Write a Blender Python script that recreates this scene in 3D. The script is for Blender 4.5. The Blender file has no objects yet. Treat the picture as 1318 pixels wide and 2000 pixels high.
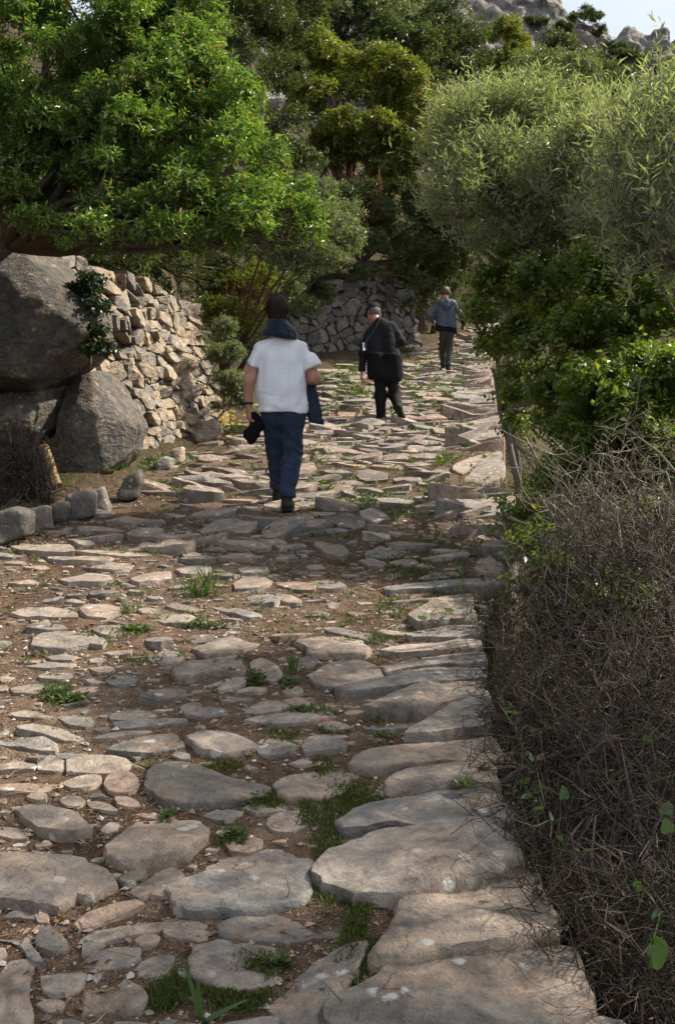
import bpy, math, time
import numpy as np
from mathutils import Vector, Matrix
T0 = time.time()
SC = bpy.context.scene
COL = SC.collection
RAD = math.radians

# ------------------------------------------------------------------ camera
PITCH = RAD(-4.0); FPX = 2100.0; CAM_Z = 1.6
cam_data = bpy.data.cameras.new('camera'); cam = bpy.data.objects.new('camera', cam_data); COL.objects.link(cam)
cam_data.sensor_fit = 'VERTICAL'; cam_data.sensor_height = 24.0; cam_data.lens = 24.0*FPX/2000.0
cam_data.clip_start = 0.05; cam_data.clip_end = 3000
cam.location = (0, 0, CAM_Z); cam.rotation_euler = (RAD(90)+PITCH, 0, 0)
SC.camera = cam

# ------------------------------------------------------------------ sky, sun, exposure
SUN_AZ, SUN_EL = 70.0, 46.0          # degrees to the right of the view direction, above the horizon
world = bpy.data.worlds.new('World'); SC.world = world; world.use_nodes = True
nt = world.node_tree; nt.nodes.clear()
wo = nt.nodes.new('ShaderNodeOutputWorld'); bg = nt.nodes.new('ShaderNodeBackground'); sky = nt.nodes.new('ShaderNodeTexSky')
sky.sky_type = 'NISHITA'; sky.sun_disc = False
sky.sun_elevation = RAD(SUN_EL); sky.sun_rotation = RAD(SUN_AZ)
sky.air_density = 1.0; sky.dust_density = 4.0; sky.ozone_density = 1.0; sky.altitude = 100
# thin bright cloud veil over the whole sky, a little uneven
tc = nt.nodes.new('ShaderNodeTexCoord'); cn = nt.nodes.new('ShaderNodeTexNoise'); cn.inputs['Scale'].default_value = 2.6; cn.inputs['Detail'].default_value = 5
cr = nt.nodes.new('ShaderNodeValToRGB'); cr.color_ramp.elements[0].position = 0.35; cr.color_ramp.elements[0].color = (0.45,)*3+(1,); cr.color_ramp.elements[1].position = 0.65; cr.color_ramp.elements[1].color = (0.85,)*3+(1,)
cm = nt.nodes.new('ShaderNodeMix'); cm.data_type = 'RGBA'; cm.inputs[7].default_value = (5.2, 5.6, 6.2, 1)
nt.links.new(tc.outputs['Generated'], cn.inputs['Vector']); nt.links.new(cn.outputs['Fac'], cr.inputs[0]); nt.links.new(cr.outputs[0], cm.inputs[0])
nt.links.new(sky.outputs[0], cm.inputs[6]); nt.links.new(cm.outputs[2], bg.inputs[0]); nt.links.new(bg.outputs[0], wo.inputs[0])
bg.inputs[1].default_value = 0.09
sun_data = bpy.data.lights.new('sun', 'SUN'); sun = bpy.data.objects.new('sun', sun_data); COL.objects.link(sun)
sun_data.energy = 4.3; sun_data.angle = RAD(0.9); sun_data.color = (1.0, 0.93, 0.82)
S_DIR = Vector((math.sin(RAD(SUN_AZ))*math.cos(RAD(SUN_EL)), math.cos(RAD(SUN_AZ))*math.cos(RAD(SUN_EL)), math.sin(RAD(SUN_EL))))
sun.rotation_euler = S_DIR.to_track_quat('Z', 'Y').to_euler(); sun.location = (20, 10, 30)
SC.view_settings.view_transform = 'Standard'; SC.view_settings.look = 'None'
SC.view_settings.exposure = 1.0; SC.view_settings.gamma = 1.0; SC.view_settings.use_curve_mapping = False
SC.render.engine = 'CYCLES'
SC.cycles.max_bounces = 4; SC.cycles.diffuse_bounces = 2; SC.cycles.glossy_bounces = 2
SC.cycles.transmission_bounces = 4; SC.cycles.transparent_max_bounces = 4
SC.cycles.use_adaptive_sampling = True; SC.cycles.adaptive_threshold = 0.03
SC.cycles.use_denoising = True
try: SC.cycles.denoiser = 'OPENIMAGEDENOISE'
except Exception: pass

# ------------------------------------------------------------------ helpers
def vnoise(p, seed=0):
    """value noise in -1..1 at points (...,3)"""
    p = np.asarray(p, float); i = np.floor(p); f = p-i; f = f*f*(3-2*f); i = i.astype(np.int64)
    fx, fy, fz = f[..., 0], f[..., 1], f[..., 2]
    u = i.astype(np.uint32); M32 = np.uint32
    X = [u[..., 0]*M32(374761393)+M32((seed*3266489917) & 0xffffffff)]; X.append(X[0]+M32(374761393))
    Y = [u[..., 1]*M32(668265263)]; Y.append(Y[0]+M32(668265263)); Z = [u[..., 2]*M32(2246822519)]; Z.append(Z[0]+M32(2246822519))
    h = np.stack([X[a]+Y[b]+Z[c] for c in (0, 1) for b in (0, 1) for a in (0, 1)])
    h ^= h >> M32(15); h *= M32(2246822519); h ^= h >> M32(13); h *= M32(3266489917); h ^= h >> M32(16)
    h = h*(1.0/4294967295.0)
    h = h[0::2]+(h[1::2]-h[0::2])*fx; h = h[0::2]+(h[1::2]-h[0::2])*fy
    return (h[0]+(h[1]-h[0])*fz)*2-1
def fbm(p, octv=3, seed=0):
    p = np.asarray(p, float); s = 0; a = 1.0; t = 0
    for o in range(octv):
        s = s+a*vnoise(p*(2.03**o)+17.3*o, seed+o); t += a; a *= 0.5
    return s/t
def P3(*a): return np.stack(np.broadcast_arrays(*[np.asarray(q, float) for q in a]), -1)
def ss(t): t = np.clip(t, 0, 1); return t*t*(3-2*t)
def nrm(v): return v/np.maximum(np.linalg.norm(v, axis=-1, keepdims=True), 1e-9)

def raw_mesh(name, verts, faces, mat=None, smooth=True, rnd=None, sharp=0):
    """faces: (n,3) or (n,4) int array, or a list of such arrays"""
    if not isinstance(faces, list): faces = [faces]
    verts = np.asarray(verts, np.float32)
    me = bpy.data.meshes.new(name)
    me.vertices.add(len(verts)); me.vertices.foreach_set('co', verts.ravel())
    li = np.concatenate([np.asarray(f, np.int32).ravel() for f in faces])
    tot = np.concatenate([np.full(len(f), np.asarray(f).shape[1], np.int32) for f in faces])
    st = np.concatenate([[0], np.cumsum(tot)[:-1]]).astype(np.int32)
    me.loops.add(len(li)); me.loops.foreach_set('vertex_index', li)
    me.polygons.add(len(tot)); me.polygons.foreach_set('loop_start', st)
    me.polygons.foreach_set('use_smooth', np.full(len(tot), smooth, bool))
    me.update(calc_edges=True)
    if rnd is not None:
        at = me.attributes.new('rnd', 'FLOAT', 'POINT')
        at.data.foreach_set('value', np.broadcast_to(np.asarray(rnd, np.float32), (len(verts),)).copy())
    if mat is not None: me.materials.append(mat)
    if sharp: me.set_sharp_from_angle(angle=RAD(sharp))
    return me
def link(name, me, parent=None, loc=(0, 0, 0)):
    o = bpy.data.objects.new(name, me); COL.objects.link(o); o.location = loc
    if parent is not None: o.parent = parent
    return o
def tag(o, label=None, cat=None, group=None, kind=None):
    if label: o['label'] = label
    if cat: o['category'] = cat
    if group: o['group'] = group
    if kind: o['kind'] = kind
    return o
def thing(name, label, cat, loc, group=None):
    o = bpy.data.objects.new(name, None); COL.objects.link(o); o.location = loc; o.empty_display_size = 0.1
    return tag(o, label, cat, group)
def part(name, verts, faces, mat, parent, smooth=True, rnd=None):
    """verts in world coordinates; the parent (Empty) is only translated"""
    v = np.asarray(verts, float)-np.array(parent.location)
    return link(name, raw_mesh(name, v, faces, mat, smooth, rnd), parent)

FWD = np.array([0, math.cos(PITCH), math.sin(PITCH)]); UPV = np.array([0, -math.sin(PITCH), math.cos(PITCH)])
CAM = np.array([0, 0, CAM_Z])
def at(px, py, depth):
    """point at forward distance depth seen at photo pixel px, py"""
    d = FWD+np.array([1., 0, 0])*((px-659)/FPX)+UPV*((1000-py)/FPX)
    return CAM+d*(depth/d[1])

class MB:
    """collects geometry"""
    def __init__(s): s.v = []; s.f = {3: [], 4: []}; s.r = []; s.n = 0
    def add(s, v, *fs, rnd=0.5):
        v = np.asarray(v, float)
        for f in fs:
            f = np.asarray(f)
            if len(f): s.f[f.shape[1]].append(f+s.n)
        s.v.append(v); s.r.append(np.full(len(v), rnd)); s.n += len(v)
    def mesh(s, name, mat, smooth=True, off=None, sharp=0):
        v = np.concatenate(s.v); fs = [np.concatenate(s.f[k]) for k in (3, 4) if s.f[k]]
        if off is not None: v = v-np.array(off)
        return raw_mesh(name, v, fs, mat, smooth, np.concatenate(s.r), sharp)
    def build(s, name, mat, parent=None, smooth=True, sharp=0):
        off = np.array(parent.location) if parent is not None else None
        return link(name, s.mesh(name, mat, smooth, off, sharp), parent)

def grid_faces(nu, nv, closed_u=False):
    """rows nv of nu verts"""
    j, i = np.meshgrid(np.arange(nv-1), np.arange(nu if closed_u else nu-1), indexing='ij')
    i2 = (i+1) % nu
    return np.stack([j*nu+i, j*nu+i2, (j+1)*nu+i2, (j+1)*nu+i], -1).reshape(-1, 4)
def tube(pts, rad, sides=6):
    pts = np.asarray(pts, float); n = len(pts); rad = np.broadcast_to(np.asarray(rad, float), (n,))
    tn = nrm(np.gradient(pts, axis=0)); ref = np.array([0.3, 0.2, 1.0]) if abs(tn[0][2]) < 0.9 else np.array([1.0, 0.1, 0])
    a = nrm(np.cross(tn, ref)); b = np.cross(tn, a)
    th = np.arange(sides)/sides*2*np.pi
    v = pts[:, None]+rad[:, None, None]*(np.cos(th)[None, :, None]*a[:, None]+np.sin(th)[None, :, None]*b[:, None])
    v = v.reshape(-1, 3); f = grid_faces(sides, n, True)
    v = np.concatenate([v, pts[:1], pts[-1:]]); k = np.arange(sides); k2 = (k+1) % sides
    cap = np.concatenate([np.stack([k2, k, np.full(sides, n*sides)], -1), np.stack([(n-1)*sides+k, (n-1)*sides+k2, np.full(sides, n*sides+1)], -1)])
    return v, f, cap
def twigs(p0, p1, r0, r1, bend, rng, segs=2, sides=3):
    """many thin bent sticks at once: p0,p1 (n,3)"""
    n = len(p0); L = np.linalg.norm(p1-p0, axis=1, keepdims=True)
    d = nrm(p1-p0); a = nrm(np.cross(d, rng.normal(size=(n, 3)))); b = np.cross(d, a)
    t = np.linspace(0, 1, segs+1); off = rng.normal(size=(n, segs+1, 1))*bend; off[:, 0] = 0
    off2 = rng.normal(size=(n, segs+1, 1))*bend; off2[:, 0] = 0
    c = p0[:, None]+(p1-p0)[:, None]*t[None, :, None]+(a[:, None]*off+b[:, None]*off2)*L[:, None]
    rr = (np.asarray(r0)*np.ones(n))[:, None]*(1-t)+(np.asarray(r1)*np.ones(n))[:, None]*t
    th = np.arange(sides)/sides*2*np.pi
    v = c[:, :, None]+rr[:, :, None, None]*(np.cos(th)[None, None, :, None]*a[:, None, None]+np.sin(th)[None, None, :, None]*b[:, None, None])
    per = (segs+1)*sides
    f = grid_faces(sides, segs+1, True)
    F = (f[None]+(np.arange(n)*per)[:, None, None]).reshape(-1, 4)
    return v.reshape(-1, 3), F, c
def leaves(pos, dirv, nor, L, W, fold=0.25, curl=0.1):
    """folded diamond leaves: arrays (n,3)"""
    n = len(pos); d = nrm(dirv); nor = nrm(nor-d*np.sum(nor*d, -1, keepdims=True)); s = np.cross(d, nor)
    L = (np.asarray(L)*np.ones(n))[:, None]; W = (np.asarray(W)*np.ones(n))[:, None]
    m = pos+d*L*0.45
    v = np.stack([pos, m+s*W*0.5+nor*W*fold, pos+d*L-nor*L*curl, m-s*W*0.5+nor*W*fold], 1).reshape(-1, 3)
    k = (np.arange(n)*4)[:, None, None]
    f = (np.array([[0, 1, 2], [0, 2, 3]])[None]+k).reshape(-1, 3)
    return v, f
def blades(base, tip, W, rng, droop=0.25):
    """grass blades, 3 segments tapering"""
    n = len(base); d = tip-base; L = np.linalg.norm(d, axis=1, keepdims=True)
    side = nrm(np.cross(d, rng.normal(size=(n, 3)))); W = (np.asarray(W)*np.ones(n))[:, None]
    out = d*np.array([1, 1, 0])
    P = [base]
    for t in (0.4, 0.75, 1.0):
        P.append(base+d*t+out*droop*(t*t)-np.array([0, 0, 1])*L*droop*0.5*t**3)
    v = np.stack([P[0]-side*W*.5, P[0]+side*W*.5, P[1]-side*W*.45, P[1]+side*W*.45, P[2]-side*W*.28, P[2]+side*W*.28, P[3]], 1).reshape(-1, 3)
    q = np.array([[0, 1, 3, 2], [2, 3, 5, 4]]); t3 = np.array([[4, 5, 6]]); k = (np.arange(n)*7)[:, None, None]
    return v, (q[None]+k).reshape(-1, 4), (t3[None]+k).reshape(-1, 3)

# ---- implicit surfaces
def surface_nets(F, org, h):
    nx, ny, nz = F.shape; S = F < 0
    C = [(0,0,0),(1,0,0),(0,1,0),(1,1,0),(0,0,1),(1,0,1),(0,1,1),(1,1,1)]
    sl = lambda c: tuple(slice(c[k], F.shape[k]-1+c[k]) for k in range(3))
    cnt = sum(S[sl(c)].astype(np.int8) for c in C)
    act = (cnt > 0) & (cnt < 8); idx = np.argwhere(act)
    ids = -np.ones(act.shape, np.int64); ids[act] = np.arange(len(idx))
    val = np.stack([F[idx[:, 0]+c[0], idx[:, 1]+c[1], idx[:, 2]+c[2]] for c in C], 1)
    E = [(0,1),(2,3),(4,5),(6,7),(0,2),(1,3),(4,6),(5,7),(0,4),(1,5),(2,6),(3,7)]
    acc = np.zeros((len(idx), 3)); num = np.zeros(len(idx)); Ca = np.array(C, float)
    for a, b in E:
        va, vb = val[:, a], val[:, b]; m = (va < 0) != (vb < 0); t = np.where(m, va/np.where(m, va-vb, 1), 0)
        acc += np.where(m[:, None], Ca[a]+(Ca[b]-Ca[a])*t[:, None], 0); num += m
    V = org+(idx+acc/num[:, None])*h
    faces = []
    for ax in range(3):
        lo = [slice(None)]*3; hi = [slice(None)]*3; lo[ax] = slice(0, -1); hi[ax] = slice(1, None)
        ch = S[tuple(lo)] != S[tuple(hi)]; e = np.argwhere(ch); s0 = S[tuple(lo)][ch]
        u, w = (ax+1) % 3, (ax+2) % 3
        ok = (e[:, u] > 0) & (e[:, w] > 0) & (e[:, u] < F.shape[u]-1) & (e[:, w] < F.shape[w]-1)
        e = e[ok]; s0 = s0[ok]
        q = []
        for du, dw in ((1, 1), (0, 1), (0, 0), (1, 0)):
            k = e.copy(); k[:, u] -= du; k[:, w] -= dw; q.append(ids[k[:, 0], k[:, 1], k[:, 2]])
        q = np.stack(q, 1); q[~s0] = q[~s0][:, ::-1]; faces.append(q)
    return V, np.concatenate(faces)
class Field:
    """smooth union of round cones in a box"""
    def __init__(s, lo, hi, h, k=60):
        s.lo = np.array(lo, float); s.h = h; n = np.ceil((np.array(hi)-s.lo)/h).astype(int)+1
        s.ax = [s.lo[i]+np.arange(n[i])*h for i in range(3)]; s.k = k; s.E = np.zeros(tuple(n))
    def _box(s, lo, hi):
        return tuple(slice(max(0, int((lo[i]-s.lo[i])/s.h)), max(0, min(len(s.ax[i]), int((hi[i]-s.lo[i])/s.h)+2))) for i in range(3))
    def grid(s, b=None):
        b = b or (slice(None),)*3
        return np.stack(np.meshgrid(s.ax[0][b[0]], s.ax[1][b[1]], s.ax[2][b[2]], indexing='ij'), -1)
    def cone(s, a, b, ra, rb, sc=(1, 1, 1)):
        k = s.k; a = np.array(a, float); b = np.array(b, float); sc = np.array(sc, float); m = max(ra, rb)*max(1, sc.max())+7.0/k
        bx = s._box(np.minimum(a, b)-m, np.maximum(a, b)+m)
        if any(q.stop <= q.start for q in bx): return
        p = s.grid(bx); c = (a+b)/2
        p = (p-c)/sc; a2 = (a-c)/sc; ab = (b-a)/sc; L2 = max(ab@ab, 1e-9)
        t = np.clip(((p-a2)@ab)/L2, 0, 1); d = np.linalg.norm(p-a2-t[..., None]*ab, axis=-1)-(ra+(rb-ra)*t)
        s.E[bx] += np.exp(np.clip(-s.k*d*sc.min(), -60, 60))
    def chain(s, pts, rad, sc=(1, 1, 1)):
        for i in range(len(pts)-1): s.cone(pts[i], pts[i+1], rad[i], rad[i+1], sc)
    def dist(s):
        m = s.E > 1e-5; d = np.full(s.E.shape, .2); d[m] = np.minimum(-np.log(s.E[m])/s.k, .2)
        return d
    def mesh(s, D): return surface_nets(D, s.lo, s.h)

# ---- polygons
def resample(poly, n):
    p = np.asarray(poly, float); q = np.roll(p, -1, 0)
    c = np.stack([p*.95+q*.05, p*.05+q*.95], 1).reshape(-1, 2)
    c2 = np.concatenate([c, c[:1]]); s = np.concatenate([[0], np.cumsum(np.linalg.norm(np.diff(c2, axis=0), axis=1))])
    t = np.arange(n)/n*s[-1]
    return np.stack([np.interp(t, s, c2[:, 0]), np.interp(t, s, c2[:, 1])], 1)
def power_cells(pts, w, lo, hi, near=24):
    """power diagram cells by half-plane clipping; returns a list of polygons"""
    pts = np.asarray(pts); out = []
    for i in range(len(pts)):
        d2 = ((pts-pts[i])**2).sum(1); order = np.argpartition(d2, min(near+1, len(d2)-1))[:near+1]; order = order[np.argsort(d2[order])][1:]
        poly = np.array([[lo[0], lo[1]], [hi[0], lo[1]], [hi[0], hi[1]], [lo[0], hi[1]]], float)
        for j in order:
            nv = pts[j]-pts[i]; c = ((pts[j]**2).sum()-(pts[i]**2).sum()-w[j]+w[i])/2
            s = poly@nv-c; keep = s <= 0
            if keep.all(): continue
            if not keep.any(): poly = None; break
            new = []
            for a in range(len(poly)):
                b = (a+1) % len(poly)
                if keep[a]: new.append(poly[a])
                if keep[a] != keep[b]:
                    t = s[a]/(s[a]-s[b]); new.append(poly[a]+(poly[b]-poly[a])*t)
            poly = np.array(new)
        out.append(poly)
    return out
def poly_area(p): x, y = p[:, 0], p[:, 1]; return 0.5*(x@np.roll(y, -1)-y@np.roll(x, -1))
def px_poly_sdf(pts, P):
    """signed distance to polygon, points P (...,2)"""
    pts = np.asarray(pts, float); d = np.full(P.shape[:-1], 1e9); s = np.ones(P.shape[:-1]); n = len(pts)
    for i in range(n):
        a = pts[i]; b = pts[i-1]; e = b-a; w = P-a
        t = np.clip((w@e)/(e@e), 0, 1); q = w-t[..., None]*e; d = np.minimum(d, (q**2).sum(-1))
        c1 = P[..., 1] >= a[1]; c2 = P[..., 1] < b[1]; c3 = e[0]*w[..., 1] > e[1]*w[..., 0]
        allc = (c1 & c2 & c3) | (~c1 & ~c2 & ~c3); s = np.where(allc, -s, s)
    return s*np.sqrt(d)

# ------------------------------------------------------------------ materials
class NT:
    def __init__(s, name):
        s.m = bpy.data.materials.new(name); s.m.use_nodes = True; s.t = s.m.node_tree; s.t.nodes.clear()
        s.out = s.n('ShaderNodeOutputMaterial')
    def n(s, ty, **kw):
        o = s.t.nodes.new(ty)
        for k, v in kw.items(): setattr(o, k, v)
        return o
    def set(s, sock, v):
        if isinstance(v, bpy.types.NodeSocket): s.t.links.new(v, sock)
        elif v is not None:
            if isinstance(v, (tuple, list)) and len(v) == 3 and sock.type == 'RGBA': v = tuple(v)+(1,)
            sock.default_value = v
    def pos(s): return s.n('ShaderNodeNewGeometry').outputs['Position']
    def obj(s): return s.n('ShaderNodeTexCoord').outputs['Object']
    def island(s): return s.n('ShaderNodeNewGeometry').outputs['Random Per Island']
    def attr(s, name): return s.n('ShaderNodeAttribute', attribute_name=name).outputs['Fac']
    def mapping(s, v, scale=(1, 1, 1), rot=(0, 0, 0)):
        o = s.n('ShaderNodeMapping'); s.set(o.inputs[0], v); o.inputs['Scale'].default_value = scale; o.inputs['Rotation'].default_value = rot; return o.outputs[0]
    def noise(s, v, scale, detail=4, rough=0.55, dist=0.0):
        o = s.n('ShaderNodeTexNoise'); s.set(o.inputs['Vector'], v); o.inputs['Scale'].default_value = scale; o.inputs['Detail'].default_value = detail
        o.inputs['Roughness'].default_value = rough; o.inputs['Distortion'].default_value = dist; return o.outputs['Fac']
    def voro(s, v, scale, feat='F1'):
        o = s.n('ShaderNodeTexVoronoi', feature=feat); s.set(o.inputs['Vector'], v); o.inputs['Scale'].default_value = scale; return o
    def ramp(s, fac, stops):
        o = s.n('ShaderNodeValToRGB'); s.set(o.inputs[0], fac); cr = o.color_ramp
        while len(cr.elements) < len(stops): cr.elements.new(0.5)
        for e, (p, c) in zip(cr.elements, stops): e.position = p; e.color = tuple(c)+((1,) if len(c) == 3 else ())
        return o.outputs[0]
    def mask(s, fac, a, b): return s.ramp(fac, [(a, (0, 0, 0)), (b, (1, 1, 1))])
    def mix(s, fac, a, b, mode='MIX'):
        o = s.n('ShaderNodeMix', data_type='RGBA', blend_type=mode); s.set(o.inputs[0], fac); s.set(o.inputs[6], a); s.set(o.inputs[7], b); return o.outputs[2]
    def math(s, op, a, b=None):
        o = s.n('ShaderNodeMath', operation=op); s.set(o.inputs[0], a)
        if b is not None: s.set(o.inputs[1], b)
        return o.outputs[0]
    def bump(s, h, strength, dist, nrm=None):
        o = s.n('ShaderNodeBump'); s.set(o.inputs['Height'], h); o.inputs['Strength'].default_value = strength; o.inputs['Distance'].default_value = dist
        if nrm is not None: s.set(o.inputs['Normal'], nrm)
        return o.outputs[0]
    def bsdf(s, col, rough=0.8, spec=0.3, nrm=None, sheen=0):
        o = s.n('ShaderNodeBsdfPrincipled'); s.set(o.inputs['Base Color'], col); s.set(o.inputs['Roughness'], rough)
        o.inputs['Specular IOR Level'].default_value = spec
        if sheen: o.inputs['Sheen Weight'].default_value = sheen
        if nrm is not None: s.set(o.inputs['Normal'], nrm)
        return o.outputs[0]
    def done(s, sh): s.set(s.out.inputs['Surface'], sh); return s.m

def m_stone(name, stops, lichen=0.5, warm=(0.40, 0.27, 0.17), warm_amt=0.3, relief=1.0, strata=None, cracks=0):
    t = NT(name); p = t.pos(); r = t.attr('rnd')
    base = t.ramp(r, stops)
    n1 = t.noise(p, 5, 3, 0.6); n2 = t.noise(p, 24, 4, 0.68, 0.4); n3 = t.noise(p, 130, 2, 0.6)
    c = t.mix(t.math('MULTIPLY', t.mask(n1, 0.45, 0.62), warm_amt), base, warm)
    n4 = t.noise(t.mapping(p, (1, 1, 1), (1.0, 0.4, 0.3)), 9, 4, 0.62, 0.8)
    c = t.mix(0.85, c, t.ramp(n4, [(0.30, (0.48, 0.45, 0.42)), (0.44, (0.84, 0.82, 0.80)), (0.56, (1.05, 1.02, 0.98)), (0.66, (1.42, 1.34, 1.22))]), 'MULTIPLY')
    c = t.mix(0.55, c, t.ramp(n2, [(0.28, (0.35, 0.34, 0.33)), (0.45, (0.85, 0.84, 0.83)), (0.6, (1.05, 1.03, 1.0)), (0.75, (1.35, 1.32, 1.25))]), 'MULTIPLY')
    c = t.mix(0.28, c, t.ramp(n3, [(0.3, (0.45, 0.45, 0.45)), (0.7, (1.35, 1.35, 1.35))]), 'MULTIPLY')
    # pale crust lichens and dark stains: irregular spots
    v = t.voro(p, 11); sp = t.math('ADD', v.outputs['Distance'], t.math('MULTIPLY', n2, 0.6))
    ml = t.math('MULTIPLY', t.math('SUBTRACT', 1.0, t.mask(sp, 0.46, 0.54)), t.mask(n1, 0.50, 0.58))
    c = t.mix(t.math('MULTIPLY', ml, lichen), c, (0.47, 0.46, 0.42))
    md = t.mask(t.noise(t.mapping(p, (1, 1, 1), (0.5, 0.2, 1)), 4.2, 4, 0.72), 0.56, 0.66)
    c = t.mix(t.math('MULTIPLY', md, 0.6), c, (0.08, 0.072, 0.065))
    h = t.math('ADD', t.math('ADD', n2, t.math('MULTIPLY', n4, 0.9)), t.math('MULTIPLY', n3, 0.16))
    if cracks:
        dv = t.n('ShaderNodeVectorMath', operation='ADD'); t.set(dv.inputs[0], p); nn = t.n('ShaderNodeTexNoise'); t.set(nn.inputs['Vector'], p); nn.inputs['Scale'].default_value = 6
        sv = t.n('ShaderNodeVectorMath', operation='SCALE'); t.set(sv.inputs[0], nn.outputs['Color']); sv.inputs['Scale'].default_value = 0.35; t.set(dv.inputs[1], sv.outputs[0])
        ce = t.voro(dv.outputs[0], cracks, 'DISTANCE_TO_EDGE').outputs['Distance']; ck = t.math('MULTIPLY', t.math('SUBTRACT', 1.0, t.mask(ce, 0.002, 0.012)), t.mask(n1, 0.52, 0.60))
        c = t.mix(t.math('MULTIPLY', ck, 0.45), c, (0.06, 0.05, 0.042)); h = t.math('SUBTRACT', h, t.math('MULTIPLY', ck, 0.25))
    if strata:
        w = t.noise(t.mapping(p, strata, (0.25, 0.35, 0)), 6, 3, 0.6, 0.4)
        c = t.mix(0.6, c, t.ramp(w, [(0.3, (0.45, 0.45, 0.45)), (0.65, (1.2, 1.17, 1.1))]), 'MULTIPLY'); h = t.math('ADD', h, t.math('MULTIPLY', w, 1.5))
    return t.done(t.bsdf(c, 0.85, 0.22, t.bump(h, 0.72*relief, 0.02)))
def m_soil():
    t = NT('path soil'); p = t.pos()
    n1 = t.noise(p, 1.4, 4, 0.6); n2 = t.noise(p, 22, 4, 0.7); n3 = t.noise(p, 140, 2, 0.7)
    c = t.ramp(n1, [(0.3, (0.085, 0.055, 0.036)), (0.5, (0.15, 0.10, 0.068)), (0.7, (0.21, 0.155, 0.11))])
    c = t.mix(0.8, c, t.ramp(n2, [(0.3, (0.35, 0.33, 0.3)), (0.55, (0.95, 0.95, 0.95)), (0.75, (1.5, 1.45, 1.35))]), 'MULTIPLY')
    c = t.mix(0.7, c, t.ramp(n3, [(0.3, (0.35, 0.33, 0.3)), (0.7, (1.5, 1.45, 1.4))]), 'MULTIPLY')
    v = t.voro(p, 75); g = t.math('SUBTRACT', 1.0, t.mask(v.outputs['Distance'], 0.25, 0.42))
    gm = t.math('MULTIPLY', g, t.mask(t.noise(p, 2.3, 2), 0.42, 0.55))
    c = t.mix(t.math('MULTIPLY', gm, 0.75), c, t.ramp(t.n('ShaderNodeSeparateColor').outputs[0] if False else v.outputs['Color'], [(0.2, (0.12, 0.09, 0.07)), (0.6, (0.30, 0.24, 0.19)), (0.9, (0.42, 0.37, 0.31))]))
    h = t.math('ADD', t.math('MULTIPLY', n2, 1.2), t.math('ADD', t.math('MULTIPLY', n3, 0.5), t.math('MULTIPLY', gm, 0.7)))
    return t.done(t.bsdf(c, 0.95, 0.1, t.bump(h, 0.9, 0.02)))
def m_ground():
    t = NT('hillside soil'); p = t.pos()
    n1 = t.noise(p, 0.8, 5, 0.65); n2 = t.noise(p, 15, 5, 0.7)
    c = t.ramp(n1, [(0.3, (0.035, 0.03, 0.018)), (0.5, (0.065, 0.05, 0.03)), (0.72, (0.10, 0.078, 0.048))])
    c = t.mix(0.8, c, t.ramp(n2, [(0.3, (0.3, 0.3, 0.28)), (0.7, (1.4, 1.35, 1.25))]), 'MULTIPLY')
    return t.done(t.bsdf(c, 0.95, 0.1, t.bump(n2, 0.9, 0.04)))
def m_leaf(name, stops, trans=0.35, rough=0.38, spec=0.5, tcol=1.3, back=None):
    t = NT(name); r = t.island(); c = t.ramp(r, stops)
    if back is not None:
        g = t.n('ShaderNodeNewGeometry'); c = t.mix(g.outputs['Backfacing'], c, back)
    a = t.bsdf(c, rough, spec)
    if trans <= 0: return t.done(a)
    tr = t.n('ShaderNodeBsdfTranslucent'); t.set(tr.inputs[0], t.mix(1.0, c, (tcol*1.15, tcol*1.25, tcol*0.45), 'MULTIPLY'))
    mx = t.n('ShaderNodeMixShader'); mx.inputs[0].default_value = trans; t.set(mx.inputs[1], a); t.set(mx.inputs[2], tr.outputs[0])
    return t.done(mx.outputs[0])
def m_bark(name, a, b, scale=(6, 6, 1.5)):
    t = NT(name); p = t.mapping(t.pos(), scale); n = t.noise(p, 12, 5, 0.7)
    return t.done(t.bsdf(t.ramp(n, [(0.3, a), (0.7, b)]), 0.9, 0.15, t.bump(n, 0.8, 0.01)))
def m_twig(name, stops):
    t = NT(name); return t.done(t.bsdf(t.ramp(t.island(), stops), 0.8, 0.2))
def m_cloth(name, col, var=0.15, weave=900, fold=0.3, rough=0.9, sheen=0.0):
    t = NT(name); p = t.obj(); n = t.noise(p, 9, 4, 0.6); w = t.noise(p, weave, 2)
    c = t.mix(var, col, t.ramp(t.noise(p, 30, 4), [(0.3, (0.35, 0.35, 0.35)), (0.7, (1.35, 1.35, 1.35))]), 'MULTIPLY')
    nb = t.bump(n, fold, 0.03); nb = t.bump(w, 0.25, 0.002, nb)
    return t.done(t.bsdf(c, rough, 0.2, nb, sheen))
def m_plain(name, col, rough=0.5, spec=0.4, metal=0.0):
    t = NT(name); n = t.noise(t.obj(), 60, 3)
    sh = t.bsdf(t.mix(0.2, col, t.ramp(n, [(0.3, (0.6, 0.6, 0.6)), (0.7, (1.2, 1.2, 1.2))]), 'MULTIPLY'), rough, spec)
    sh.node.inputs['Metallic'].default_value = metal
    return t.done(sh)

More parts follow.
